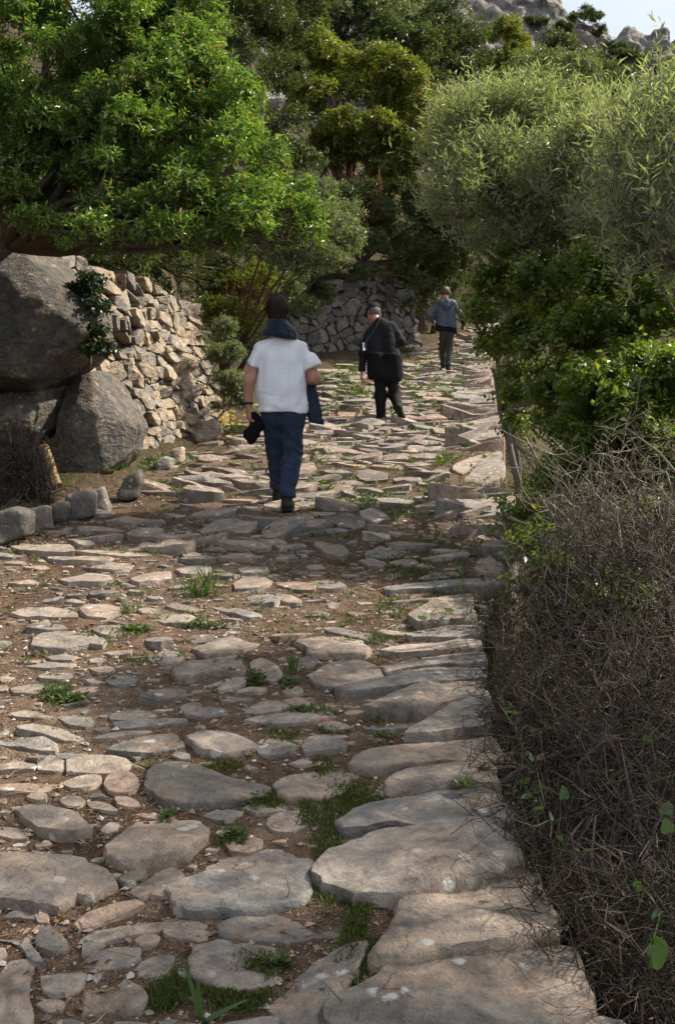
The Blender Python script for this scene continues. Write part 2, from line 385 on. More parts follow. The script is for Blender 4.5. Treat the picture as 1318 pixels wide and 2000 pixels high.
M = {}
M['paving'] = m_stone('worn paving stone', [(0.0, (0.135, 0.125, 0.113)), (0.2, (0.22, 0.20, 0.178)), (0.4, (0.31, 0.255, 0.205)), (0.6, (0.21, 0.203, 0.19)), (0.8, (0.335, 0.285, 0.24)), (1.0, (0.30, 0.215, 0.165))], 0.9, (0.34, 0.235, 0.165), 0.42, 1.0, None, 2.6)
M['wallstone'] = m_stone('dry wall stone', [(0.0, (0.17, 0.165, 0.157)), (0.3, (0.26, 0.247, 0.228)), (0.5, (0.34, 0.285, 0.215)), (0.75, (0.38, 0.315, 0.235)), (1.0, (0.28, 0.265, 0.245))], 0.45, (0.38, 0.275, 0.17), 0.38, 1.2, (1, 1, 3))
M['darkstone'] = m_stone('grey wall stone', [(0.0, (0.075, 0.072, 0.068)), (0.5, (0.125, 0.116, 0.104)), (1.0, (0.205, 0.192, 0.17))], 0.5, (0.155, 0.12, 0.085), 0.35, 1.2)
M['boulder'] = m_stone('grey boulder', [(0.0, (0.105, 0.10, 0.094)), (1.0, (0.15, 0.142, 0.132))], 0.6, (0.20, 0.15, 0.10), 0.6, 1.8, (1.6, 1.6, 3), 2.2)
def m_crag():
    t = NT('crag rock'); p = t.pos(); n1 = t.noise(p, 0.35, 5, 0.65); w = t.noise(t.mapping(p, (0.12, 0.12, 0.9), (0, 0.28, 0)), 1.6, 6, 0.7, 0.5); n2 = t.noise(p, 2.2, 5, 0.7)
    c = t.ramp(n1, [(0.3, (0.24, 0.225, 0.21)), (0.5, (0.32, 0.295, 0.27)), (0.7, (0.36, 0.31, 0.26))])
    c = t.mix(0.9, c, t.ramp(w, [(0.32, (0.25, 0.25, 0.25)), (0.46, (0.85, 0.85, 0.85)), (0.7, (1.35, 1.3, 1.25))]), 'MULTIPLY')
    c = t.mix(0.7, c, t.ramp(n2, [(0.3, (0.4, 0.4, 0.4)), (0.65, (1.25, 1.22, 1.2))]), 'MULTIPLY')
    return t.done(t.bsdf(c, 0.9, 0.15, t.bump(t.math('ADD', w, t.math('MULTIPLY', n2, 0.5)), 1.0, 0.7)))
M['crag'] = m_crag()
M['soil'] = m_soil(); M['ground'] = m_ground()
M['litter'] = m_twig('dry leaf litter', [(0.0, (0.10, 0.055, 0.03)), (0.35, (0.19, 0.11, 0.06)), (0.7, (0.28, 0.18, 0.10)), (1.0, (0.40, 0.31, 0.21))])
M['gravel'] = m_twig('gravel', [(0.0, (0.16, 0.12, 0.10)), (0.4, (0.28, 0.22, 0.175)), (0.8, (0.36, 0.30, 0.25)), (1.0, (0.52, 0.48, 0.43))])
M['moss'] = m_leaf('moss and fine grass', [(0.0, (0.04, 0.055, 0.016)), (0.5, (0.075, 0.098, 0.026)), (0.85, (0.12, 0.135, 0.04)), (1.0, (0.22, 0.18, 0.08))], 0.22, 0.75, 0.15)
M['grass'] = m_leaf('grass blade', [(0.0, (0.045, 0.085, 0.025)), (0.6, (0.07, 0.125, 0.035)), (1.0, (0.15, 0.19, 0.06))], 0.33, 0.45, 0.4)
M['weed'] = m_leaf('weed leaf', [(0.0, (0.045, 0.075, 0.025)), (0.7, (0.075, 0.115, 0.035)), (1.0, (0.17, 0.16, 0.05))], 0.28, 0.55, 0.3)
M['drygrass'] = m_leaf('dry grass', [(0.0, (0.16, 0.12, 0.06)), (0.5, (0.25, 0.16, 0.08)), (0.8, (0.17, 0.17, 0.06)), (1.0, (0.33, 0.25, 0.14))], 0.25, 0.8, 0.1)
M['mastic'] = m_leaf('mastic leaf', [(0.0, (0.055, 0.10, 0.026)), (0.45, (0.105, 0.175, 0.04)), (0.80, (0.165, 0.24, 0.056)), (0.95, (0.25, 0.26, 0.08)), (1.0, (0.24, 0.13, 0.04))], 0.45, 0.30, 0.5)
M['arbutus'] = m_leaf('arbutus leaf', [(0.0, (0.07, 0.10, 0.022)), (0.5, (0.14, 0.165, 0.034)), (0.88, (0.21, 0.21, 0.045)), (1.0, (0.25, 0.12, 0.03))], 0.4, 0.45, 0.35)
M['oak'] = m_leaf('dark evergreen leaf', [(0.0, (0.04, 0.055, 0.02)), (0.6, (0.07, 0.09, 0.032)), (1.0, (0.115, 0.13, 0.048))], 0.32, 0.45, 0.35)
M['greygreen'] = m_leaf('grey green leaf', [(0.0, (0.10, 0.125, 0.065)), (0.6, (0.145, 0.17, 0.09)), (1.0, (0.22, 0.235, 0.13))], 0.33, 0.45, 0.35)
M['olive'] = m_leaf('olive leaf', [(0.0, (0.115, 0.14, 0.07)), (0.45, (0.165, 0.19, 0.095)), (0.85, (0.22, 0.245, 0.12)), (1.0, (0.30, 0.28, 0.10))], 0.42, 0.40, 0.5, 1.15, (0.30, 0.32, 0.23))
M['buckthorn'] = m_leaf('buckthorn leaf', [(0.0, (0.07, 0.105, 0.022)), (0.5, (0.115, 0.16, 0.034)), (0.95, (0.17, 0.215, 0.045)), (1.0, (0.32, 0.27, 0.03))], 0.48, 0.32, 0.5)
M['ivy'] = m_leaf('ivy leaf', [(0.0, (0.015, 0.03, 0.012)), (1.0, (0.045, 0.075, 0.025))], 0.2, 0.35, 0.5)
M['vine'] = m_leaf('vine leaf', [(0.0, (0.05, 0.085, 0.035)), (0.6, (0.075, 0.125, 0.05)), (1.0, (0.11, 0.16, 0.08))], 0.3, 0.32, 0.5)
M['red'] = m_leaf('red seed heads', [(0.0, (0.16, 0.05, 0.03)), (0.6, (0.25, 0.08, 0.05)), (1.0, (0.24, 0.15, 0.09))], 0.2, 0.7, 0.2)
M['yellow'] = m_leaf('yellow petal', [(0.0, (0.7, 0.42, 0.01)), (1.0, (0.85, 0.6, 0.03))], 0.3, 0.6, 0.2, 1.0)
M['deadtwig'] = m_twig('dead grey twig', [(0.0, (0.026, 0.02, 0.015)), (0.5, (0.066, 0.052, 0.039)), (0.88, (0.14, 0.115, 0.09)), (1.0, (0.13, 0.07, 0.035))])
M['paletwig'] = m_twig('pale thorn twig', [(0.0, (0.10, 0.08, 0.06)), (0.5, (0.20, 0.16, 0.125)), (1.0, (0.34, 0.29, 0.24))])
M['bark'] = m_bark('brown bark', (0.05, 0.035, 0.025), (0.15, 0.11, 0.08))
M['greybark'] = m_bark('grey bark', (0.10, 0.085, 0.07), (0.25, 0.22, 0.19))
M['wood'] = m_bark('weathered split wood', (0.18, 0.11, 0.05), (0.42, 0.29, 0.15))

# ------------------------------------------------------------------ terrain
def path_z(y):
    y = np.asarray(y, float)
    z = 0.097*y+0.00165*np.maximum(y, 0)**2
    return np.where(y > 33, 0.097*33+0.00165*33**2+0.22*(y-33), z)
_XR = ([-30, 2.3, 3.2, 4.1, 5.4, 6.5, 8.2, 10.5, 16, 24.5, 30, 36, 60], [0.9, 0.60, 0.57, 0.60, 0.73, 0.98, 1.33, 1.63, 2.34, 3.4, 4.6, 6.6, 16])
_XL = ([-30, 5, 7.7, 9, 10.5, 11.5, 13.5, 16, 20, 24, 27, 30, 36, 60], [-2.9, -2.5, -2.35, -2.15, -2.0, -1.95, -1.45, -1.15, -0.9, 0.4, 2.0, 3.2, 5.2, 14.6])
_XW = ([-30, 7, 9, 11.3, 13.8, 16, 19, 22.3, 27, 31, 60], [-5.5, -4.2, -3.3, -2.55, -1.55, -1.55, -1.9, -2.1, 2.0, 3.4, 14])
def xr(y): return np.interp(y, *_XR)
def xl(y): return np.interp(y, *_XL)
def xw(y): return np.interp(y, *_XW)
def ground_z(x, y):
    x = np.asarray(x, float); y = np.asarray(y, float); z0 = path_z(y)
    dr = np.maximum(x-xr(y), 0); dl = np.maximum(xl(y)-x, 0); dw = np.maximum(xw(y)-x, 0)
    z = z0-0.85*ss(dr/0.14)-0.42*np.minimum(dr, 9)+0.10*ss(dl/0.25)+0.06*np.minimum(dl, 2)
    z = z+1.9*ss((dw-0.45)/0.6)+0.62*np.clip(dw-1.0, 0, 30)
    far = 3.3+0.52*(y-28); z = np.where(y > 24, np.where(x > xr(y)+.8, np.maximum(z, far-1.5), np.maximum(z, far-3.0*ss((36-y)/8))), z)
    z = np.minimum(z, 13.0)
    z = z+0.05*fbm(P3(x*1.3, y*1.3, 0), 3, 5)*ss((np.maximum(dr, dl)-.05)/.4)
    return z
def path_surf(x, y):
    """soil surface of the path"""
    return path_z(y)+0.018*fbm(P3(x*2.1, y*2.1, 0.5), 3, 3)+0.007*vnoise(P3(x*11, y*11, 0.5), 4)
def on_path(px, py, lift=0.0):
    """where the sight line through a photo pixel meets the path surface raised by lift"""
    d = FWD+np.array([1., 0, 0])*((px-659)/FPX)+UPV*((1000-py)/FPX)
    s = np.concatenate([np.linspace(1.2, 12, 1100), np.linspace(12.02, 45, 1300)]); q = CAM+d*(s/d[1])[:, None]
    k = np.argmax(q[:, 2] < path_z(q[:, 1])+lift)
    return q[k] if k > 0 else q[-1]

ys = np.concatenate([np.arange(-12, 1.2, 1.2), np.arange(1.2, 34, 0.12), np.geomspace(34, 420, 60)])
offr = np.array([0.0, .03, .07, .11, .16, .25, .4, .6, .9, 1.3, 1.8, 2.5, 3.5, 5, 7, 9, 12, 17, 25, 40, 70, 120, 220])
offl = np.array([0.0, .06, .12, .2, .3, .45, .6, .75, .9, 1.05, 1.2, 1.4, 1.6, 1.8, 2.1, 2.5, 3, 3.6, 4.4, 5.5, 7, 9, 12, 17, 25, 40, 70, 120, 220])
X = []
for y in ys:
    a, b = xl(y), xr(y); X.append(np.concatenate([a-offl[::-1], a+(b-a)*np.array([.02, .5, .98]), b+offr]))
X = np.array(X); Y = np.repeat(ys[:, None], X.shape[1], 1); Z = ground_z(X, Y)
inside = (X > xl(Y)+.01) & (X < xr(Y)-.01) & (Y < 36); Z = np.where(inside, Z-.09, Z)
g = tag(link('ground', raw_mesh('ground', P3(X, Y, Z).reshape(-1, 3), grid_faces(X.shape[1], len(ys)), M['ground'])), kind='structure')

py_ = np.concatenate([np.arange(1.0, 9, 0.035), np.arange(9, 20, 0.07), np.arange(20, 37, 0.15)])
u = np.linspace(0, 1, 71); PX = xl(py_)[:, None]-.06+(xr(py_)-xl(py_)+.04)[:, None]*u[None]; PY = np.repeat(py_[:, None], 71, 1)
PZ = path_surf(PX, PY); edge = ss((u-.0)/.03)*ss((1-u)/.02); PZ = PZ-.12*(1-edge)[None]
path = tag(link('path', raw_mesh('path', P3(PX, PY, PZ).reshape(-1, 3), grid_faces(71, len(py_)), M['soil'])), kind='structure')

# ------------------------------------------------------------------ paving stones
def stone_geo(poly, h, depth, seed, n=26, rough=1.0, level=0.45, zfun=path_z, tilt=(0, 0), dense=False):
    """a stone whose plan outline is poly (world xy); returns centre, local verts, faces"""
    poly = np.asarray(poly, float)
    if poly_area(poly) < 0: poly = poly[::-1]
    o = resample(poly, n); c = o.mean(0); q = o-c; size = math.sqrt(abs(poly_area(o)))
    if dense:
        sc = [1.0, 1.015, 1.01, .985, .955, .91, .83, .72, .57, .40, .20]; zf = [-depth/h, -.3, .35, .70, .88, .97, 1.0, 1.02, 1.03, 1.03, 1.03]
    else:
        sc = [1.0, 1.01, .99, .955, .78, .42]; zf = [-depth/h, .4, .86, 1.0, 1.0, 1.0]
    rng = np.random.default_rng(seed); sc = np.array(sc)[:, None]; zf = np.array(zf)[:, None]*np.ones((1, n))
    W = q[None]*sc[..., None]; p3 = P3((W[..., 0]+c[0])*9, (W[..., 1]+c[1])*9, zf*h*9)
    jit = (vnoise(p3*np.array([1.3, 1.3, .6]), seed)*.055+vnoise(p3*np.array([4.2, 4.2, 1.5]), seed+3)*.055)*size*rough*np.where(zf < .9, 1, .5)
    W = W+nrm(q)[None]*jit[..., None]; zz = zf*h
    pz = P3(W[..., 0]*5/size**.5+seed, W[..., 1]*5/size**.5, np.full(zf.shape, .3))
    extra = (0.0045*vnoise(p3*2.2, seed+2)+.003*vnoise(p3*5, seed+5)) if dense else .12*h*vnoise(p3*2, seed+2)
    zz = zz+np.where(zf > .2, rough*(h*.38*fbm(pz, 2, seed+1)+extra)*(0.4+.6*np.minimum(zf, 1)), 0)
    for _ in range(3):       # broken, split top: a few tilted planes
        gx, gy = rng.normal(size=2)*(.9*h/size); pl_ = h*(.80+.35*rng.random())+W[..., 0]*gx+W[..., 1]*gy
        zz = np.where(zf > .2, np.minimum(zz, np.maximum(pl_, h*(.6 if depth > .3 else .5))), zz)
    V = np.concatenate([P3(W[..., 0], W[..., 1], zz).reshape(-1, 3), np.array([[0, 0, zz[-1].mean()]])])
    slope = (zfun(c[1]+.3)-zfun(c[1]-.3))/.6
    V[:, 2] += V[:, 1]*slope*level+V[:, 0]*tilt[0]+V[:, 1]*tilt[1]
    m = len(sc); f4 = grid_faces(n, m, True); k = np.arange(n)
    f3 = np.stack([(m-1)*n+k, (m-1)*n+(k+1) % n, np.full(n, m*n)], -1)
    return np.array([c[0], c[1], float(zfun(c[1]))]), V, f4, f3

_RA = {'A': (0, 1480, 1318/660), 'B': (640, 1480, 1318/678), 'C': (0, 980, 1318/680), 'D': (600, 980, 1318/718), 'F': (0, 0, 1)}
# outlines of the stones one can tell apart, seen in enlarged strips of the photograph
TRACE = '''
A 0,350 60,345 210,360 300,385 360,410 400,450 435,490 400,520 350,545 290,530 250,575 150,575 60,545 0,540
A 420,345 500,290 550,245 640,232 760,240 800,265 790,310 745,355 680,385 600,405 480,405 430,385
A 570,75 600,45 690,30 790,35 870,65 960,90 1045,105 1020,130 960,155 870,175 760,180 680,175 610,140 580,110
F 545,1525 575,1508 620,1498 660,1494 690,1500 695,1520 670,1545 620,1555 560,1555
A 680,520 720,470 820,410 960,365 1060,340 1150,338 1200,370 1195,450 1185,540 1150,570 1080,575 960,590 830,600 760,600 700,570
A 35,170 80,155 180,165 250,190 310,240 345,295 290,300 220,300 150,285 110,250 90,215
A 0,250 60,248 105,262 112,295 60,305 0,290
A 250,80 300,55 360,50 400,65 385,90 340,105 280,105
A 410,90 430,50 480,38 530,55 545,95 520,130 470,130 425,120
A 445,145 490,135 540,150 550,170 500,180 460,170
A 235,150 270,130 310,135 335,160 310,175 260,170
A 335,155 380,150 430,170 465,195 420,195 360,180
A 0,95 60,85 215,82 215,100 150,120 60,125 0,125
A 795,210 830,190 900,190 950,198 930,218 850,225
A 1040,235 1080,205 1150,198 1210,215 1200,250 1140,278 1080,280 1045,260
A 880,315 920,285 970,278 1025,315 1010,345 960,365 900,345
A 460,465 500,430 560,418 580,435 560,460 500,485
A 500,520 560,480 620,430 680,410 720,445 690,470 640,490 600,515 550,535
A 590,525 620,495 680,480 690,500 650,525
A 290,640 340,595 430,570 520,550 550,560 500,590 450,615 380,640 310,645
A 330,685 380,655 460,640 560,630 630,620 640,640 600,660 530,670 450,690 400,705
A 640,610 700,605 790,615 835,635 800,690 770,705 740,690 680,690 645,665
A 525,690 560,668 600,668 625,685 600,715 545,720
F 432,1800 470,1782 530,1765 590,1768 660,1790 670,1805 650,1820 600,1830 560,1838 500,1832 450,1828
A 740,780 770,730 840,700 960,705 1100,710 1200,725 1255,735 1230,765 1150,810 1100,845 1040,865 960,885 880,885 800,865 755,830
A 690,820 740,775 745,800 755,840 710,845
F 528,1955 560,1925 600,1890 640,1860 690,1840 712,1842 708,1870 690,1910 670,1935 640,1965 620,2000 590,2010 550,1985
A 0,850 40,800 90,780 140,795 120,850 125,950 128,1050 0,1060
A 165,830 190,800 260,795 330,825 320,870 280,905 220,915 170,890
A 330,900 380,860 440,835 490,845 540,880 565,930 550,970 480,985 420,970 370,985 320,985
A 335,780 380,745 450,730 545,730 545,760 500,790 430,800 360,800
A 320,715 350,695 405,690 405,715 370,750 325,760
A 535,790 570,755 620,745 690,755 680,785 640,825 590,840 540,830
A 0,655 50,648 95,675 130,720 150,760 175,795 150,805 110,770 90,720 40,690 0,690
A 145,680 165,640 200,640 225,675 265,710 255,740 200,745 150,725
A 135,600 160,580 195,600 190,620 150,622
A 160,1030 200,990 260,985 320,1010 345,1055 250,1080 160,1060
A 620,1020 660,980 710,965 760,985 785,1040 700,1075 620,1060
A -25,735 20,720 30,755 0,780
A 145,945 170,915 220,915 260,935 240,970 190,975
A 395,265 430,225 465,240 460,265 420,285
A 870,235 890,215 920,218 915,240 885,250
A 845,280 870,250 900,250 895,275 860,290
A 360,845 385,815 405,820 395,850 375,865
A 0,20 60,0 140,10 120,28 60,35 0,35
A 105,140 130,125 180,130 185,150 140,155
A 525,215 560,205 640,208 730,212 700,225 600,225
e B 10,980 60,930 150,890 220,840 260,795 340,790 450,785 560,775 680,750 800,725 890,710 920,730 940,790 960,860 990,930 1000,975 960,1000 900,1040 500,1080 100,1070 20,1020
e B 205,760 250,665 250,610 270,575 350,545 420,515 540,490 620,480 680,450 740,428 790,440 800,480 830,540 855,600 865,660 840,690 760,705 660,735 520,760 380,775 270,790 215,790
e B -30,445 0,395 60,350 120,330 200,295 330,280 440,270 540,275 620,300 680,345 715,420 690,440 600,470 520,490 430,510 380,530 280,555 200,550 100,545 40,525 0,500
e B 50,255 100,210 170,180 270,150 380,140 480,130 580,118 640,140 660,190 680,230 670,285 620,285 540,265 440,262 330,262 250,250 160,275 80,280
e B 240,110 260,65 320,45 420,35 510,15 600,20 625,60 640,115 600,112 560,115 480,115 400,130 330,130 270,135 235,130
e F 690,1492 703,1470 736,1454 790,1448 845,1445 905,1440 950,1435 965,1454 968,1481 930,1488 850,1490 780,1500 720,1502
B 165,130 200,95 240,75 235,115 210,138
B 20,205 50,185 100,185 115,205 80,225 40,230
B 0,605 40,595 65,620 50,660 0,670
e B 960,1005 1040,975 1110,985 1130,1010 1000,1030
C 230,290 290,275 340,258 410,275 425,300 370,305 260,305
C 490,290 560,265 610,258 650,270 650,295 590,300 530,308
C 300,405 330,385 400,380 445,395 450,425 400,435 330,425
C 45,415 90,398 200,402 290,410 290,430 200,432 100,430
C 125,520 170,490 250,482 340,490 390,520 380,545 330,540 250,555 170,552 130,545
C 345,480 400,460 470,465 475,490 410,500
C 550,560 600,548 670,560 695,590 650,610 580,600
C 550,490 570,470 610,485 645,520 650,545 600,550 555,530
C 740,555 800,525 880,500 950,490 980,510 960,540 900,560 830,575 780,578
C 650,640 700,610 770,595 860,575 915,570 920,600 930,640 880,645 800,640 740,665 680,660
C 790,690 800,660 860,650 920,648 935,680 900,700 830,705
C 945,600 990,585 1040,610 1070,655 1050,675 1000,670 960,635
C 890,300 940,272 1000,275 1030,300 1000,320 940,325 895,325
C 885,365 930,345 1000,350 1060,375 1030,390 960,385
C 1040,300 1070,285 1140,295 1190,320 1180,340 1110,330
C 1035,325 1080,342 1130,367 1145,387 1100,387 1050,362
C 1190,140 1220,120 1260,130 1300,170 1318,210 1280,220 1230,195 1200,165
C 900,250 940,225 1000,235 1020,260 980,270 920,268
C 820,195 880,185 950,195 1000,222 940,215 880,215
C 690,195 730,178 765,195 740,210 700,210
C 40,155 90,145 180,165 270,170 275,195 180,198 80,185
C 530,745 580,710 660,690 730,700 720,720 650,735 600,755
C 690,770 720,745 800,745 880,770 895,795 840,800 760,810 710,800
C 425,815 430,790 470,770 540,775 590,800 560,812 480,818
C 425,832 520,820 640,810 715,822 700,840 600,840 480,850
C 365,895 400,860 480,848 560,852 580,865 500,875 430,888
C 420,930 480,890 560,868 650,865 705,880 700,910 660,930 560,945 480,940
C 720,890 760,865 840,865 920,890 970,925 920,935 860,950 780,945 735,920
C 975,910 1000,885 1060,890 1110,910 1110,945 1040,950 985,940
C 1145,915 1180,875 1240,875 1310,910 1300,930 1220,935 1160,940
C 925,785 960,755 1030,735 1095,765 1060,782 990,795
C 940,830 1000,805 1080,788 1170,775 1240,780 1270,800 1200,815 1110,835 1020,840
C 1070,745 1120,728 1190,728 1195,745 1130,765
C 810,725 850,710 920,720 960,735 920,750 850,750
C 1055,690 1100,680 1150,705 1140,722 1080,720
F 605,1322 630,1302 660,1287 700,1284 735,1300 742,1318 700,1335 650,1342 615,1335
C 1115,615 1150,585 1190,580 1210,600 1180,625 1130,635
C 1020,500 1080,475 1160,475 1190,490 1140,505 1060,520
F 585,1252 615,1240 665,1236 700,1248 720,1272 705,1282 650,1282 605,1275
C 145,650 190,628 260,630 270,655 220,665 160,662
C 45,700 90,685 170,680 210,690 190,715 120,720 60,718
C 255,710 310,685 370,685 370,705 310,718
C 400,665 440,635 500,640 520,670 490,685 430,685
C 60,860 120,838 220,845 300,870 315,895 240,898 150,878 80,872
C 0,893 60,875 150,882 210,908 220,940 160,935 80,925 0,908
C 0,835 30,840 40,865 0,880
C 0,970 60,970 135,985 130,1003 0,1005
C 145,985 190,950 245,970 250,1000 200,1008 150,1005
C 255,975 330,960 430,955 490,965 480,995 380,1008 262,1008
C 100,965 130,935 180,940 185,950 140,970
C 650,950 680,930 715,940 720,960 680,965
C 340,620 380,605 430,615 430,632 370,640
C 0,650 40,635 65,650 30,675 0,675
C 180,580 240,565 300,575 270,592 200,592
C 100,615 180,602 285,602 280,612 180,622
C 340,585 380,570 405,582 380,600 345,602
C 390,558 430,545 500,560 490,578 420,576
C 215,800 270,785 350,800 360,830 320,850 270,835
C 40,795 100,780 180,785 205,805 130,815 60,812
C 90,475 140,450 230,460 260,475 180,485
C 620,385 680,375 750,395 740,412 680,405
C 570,430 610,410 680,420 740,440 700,460 620,455
C 800,390 880,395 960,410 1000,430 940,440 860,415
C 800,455 850,445 920,455 900,470 830,468
C 700,510 740,495 810,505 800,525 730,525
C 340,250 410,235 490,225 500,245 430,258
C 280,185 400,180 500,188 580,195 500,205 380,200
C 520,405 560,390 600,400 590,415 540,418
C 670,250 730,230 790,225 800,255 740,275 690,270
C 1240,385 1270,372 1290,385 1270,400 1240,398
e D 275,535 330,515 430,510 540,500 615,495 620,520 560,530 430,540 320,548
e D 275,590 350,575 430,555 540,540 620,530 630,575 560,582 470,585 380,595 300,618
e D 120,675 180,655 280,640 370,615 470,600 600,592 615,625 560,635 480,648 400,658 310,670 200,690 140,695
e D 220,750 280,720 360,690 440,672 540,657 605,662 590,700 520,732 440,755 350,762 250,765
e D 350,850 420,800 500,745 560,705 620,672 650,700 655,760 640,810 600,825 500,838 420,850
D 195,800 260,790 350,785 440,770 450,790 360,805 260,812
e D 355,480 420,460 520,445 620,440 620,480 540,492 430,490 380,492
e D 370,420 430,385 480,352 560,337 590,342 590,400 600,432 520,437 440,445 400,450
e D 290,312 360,300 460,285 560,275 660,275 680,300 600,318 500,318 380,320 310,330
D 300,365 370,342 470,325 500,332 440,350 360,360
D 390,275 440,255 530,245 540,262 460,272
e D 600,250 620,205 660,198 700,240 690,268 640,268
e D 620,185 640,160 700,140 740,132 755,180 700,190
e D 510,105 570,85 640,65 700,60 740,90 740,115 650,105 560,118
D 60,455 100,445 180,460 250,475 320,500 310,510 240,498 160,480 80,465
D 285,150 320,130 380,125 450,140 460,155 400,165 320,165
D 205,95 240,70 290,75 305,95 270,105 220,105
D 300,215 340,192 390,205 400,220 350,228
D 195,210 230,197 280,210 270,235 220,230
D 200,185 260,155 330,180 340,190 270,195
D 190,40 240,30 290,50 310,70 250,65 200,55
D 0,275 60,265 120,290 140,310 90,315 20,300
D 0,35 60,25 100,40 80,55 20,50
D 275,270 330,238 360,238 350,255 300,275
D 70,365 90,352 120,358 110,375 80,378
D 270,445 310,430 360,432 350,445 300,450
F 698,918 715,914 755,928 750,938 715,940 700,930
F 830,955 862,948 880,965 870,972 840,968
e F 900,940 940,905 975,893 982,935 940,945
e F 880,915 930,893 972,880 980,890 935,903 905,925
'''
STONES = []        # (polygon world xy, height, depth, edge?)
rng = np.random.default_rng(7)
for ln in TRACE.strip().splitlines():
    tk = ln.split(); e = tk[0] == 'e'
    if e: tk = tk[1:]
    ox, oy, s = _RA[tk[0]]
    pix = [tuple(map(float, t.split(','))) for t in tk[1:]]
    hgt = 0.025
    w = np.array([on_path(ox+a/s, oy+b/s, hgt*.8)[:2] for a, b in pix]); w = w.mean(0)+(w-w.mean(0))*1.085
    A = abs(poly_area(w)); hgt = np.clip(0.095*math.sqrt(A), 0.010, 0.028)*(1.7 if e else 1)*(0.55+1.0*rng.random())
    STONES.append((w, hgt, 0.42 if e else 0.10, e))
# the rest of the pavement further up: cells of worn stones, wide across the path
def fill_cells(y0, y1, cell, seed, ax=1.75):
    r = np.random.default_rng(seed); out = []; pts = []
    lo = np.array([-4.0, y0-.4]); hi = np.array([8.0, y1+.4]); n = int((hi-lo).prod()/cell**2*1.0)
    c = r.random((n*3, 2))*(hi-lo)+lo; c = c[(c[:, 0] > xl(c[:, 1])-.15) & (c[:, 0] < xr(c[:, 1])+.1)]
    sel = []
    S = np.zeros((len(c), 2)); k = 0
    for p in c:      # loose dart throwing, wide in x
        if k == 0 or (((S[:k]-p)/np.array([ax, 1]))**2).sum(1).min() > (cell*.60)**2: S[k] = p; k += 1
    sel = S[:k]; q = sel/np.array([ax, 1]); w = r.random(len(q))**2*(cell*.75)**2
    for i, pl in enumerate(power_cells(q, w, lo/np.array([ax, 1]), hi/np.array([ax, 1]), 20)):
        if pl is None or len(pl) < 3: continue
        pl = pl*np.array([ax, 1]); ct = pl.mean(0)
        if not (y0 < ct[1] < y1): continue
        A = abs(poly_area(pl))
        if A < .003 or A > .5 or ct[0] < xl(ct[1])+.05 or ct[0] > xr(ct[1])-.02: continue
        keepf = (0.36 if ct[1] < 9.6 else .56)+(0.54 if ct[1] < 9.6 else .38)*ss((ct[0]-xl(ct[1])-.3)/1.6)
        if r.random() > keepf: continue
        pl = ct+(pl-ct)*(0.74+.24*r.random()); pl[:, 0] = np.minimum(pl[:, 0], xr(pl[:, 1])+.02)
        out.append(pl)
    return out
hero_c = np.array([s[0].mean(0) for s in STONES]); hero_lo = np.array([s[0].min(0) for s in STONES]); hero_hi = np.array([s[0].max(0) for s in STONES])
def covered(pl, pad=0.0):
    lo = pl.min(0)+pad; hi = pl.max(0)-pad; c = pl.mean(0)
    ov = (np.minimum(hi, hero_hi)-np.maximum(lo, hero_lo)).clip(0).prod(1); return (ov > 0.22*(hi-lo).clip(1e-4).prod()).any()
for (a, b, cs, sd) in ((7.0, 13.0, 0.21, 1), (13.0, 20.0, 0.26, 2), (20.0, 34.0, 0.34, 3)):
    for pl in fill_cells(a, b, cs, sd):
        if a < 9 and covered(pl): continue
        A = abs(poly_area(pl)); r = rng.random()
        STONES.append((pl, np.clip((0.10+.26*r*r)*math.sqrt(A), 0.014, 0.08), 0.12, pl[:, 0].mean() > xr(pl[:, 1].mean())-.3))
# slabs laid across along the outer edge, up the hill
for y in np.arange(8.9, 26, 0.30):
    w_ = .55+.35*rng.random(); d_ = .13+.07*rng.random(); x1 = xr(y)+.03; tl = .10+.1*rng.random()
    pl = np.array([[x1-w_, y-d_-tl], [x1-w_*.4, y-d_*1.1-tl*.6], [x1, y-d_], [x1+.03, y+d_*.6], [x1-w_*.5, y+d_*.8-tl*.5], [x1-w_*.95, y+d_*.2-tl]])
    if 9 < y and covered(pl): continue
    STONES.append((pl, 0.05+.05*rng.random(), 0.4, True))
# small stones in the gaps of the near pavement
cand = []
HERO = [q[0] for q in STONES if q[0][:, 1].mean() < 9.2]
HC = np.array([q.mean(0) for q in HERO]); HR = np.array([np.abs(q-q.mean(0)).max() for q in HERO])
def any_inside(c, s):
    for i in np.nonzero(np.abs(HC-c).max(1) < HR+s*1.5)[0]:
        if px_poly_sdf(HERO[i], c[None])[0] < s*1.0: return True
    return False
for k in range(5600):
    y = 2.2+6.3*rng.random()**1.1; x = xl(y)+(xr(y)-xl(y))*rng.random(); s = 0.016+0.075*rng.random()**2.4
    ang = np.sort(rng.random(7)*2*np.pi); pl = np.stack([x+s*1.5*np.cos(ang), y+s*np.sin(ang)], 1)
    c = np.array([x, y])
    if abs(x) > .33*y+.15: continue
    if any_inside(c, s): continue
    if any((abs(q-c) < np.array([1.4, .9])*(s+t)).all() for q, t in cand): continue
    cand.append((c, s)); STONES.append((pl, s*.36, .03, False))
def shown(s):
    c = s[0].mean(0); d = max(c[1], 1.5); px = 659+c[0]/d*FPX
    A = abs(poly_area(s[0]))/d**3
    return A if -60 < px < 1380 else 0
order = sorted(range(len(STONES)), key=lambda i: -shown(STONES[i]))
rest = MB()
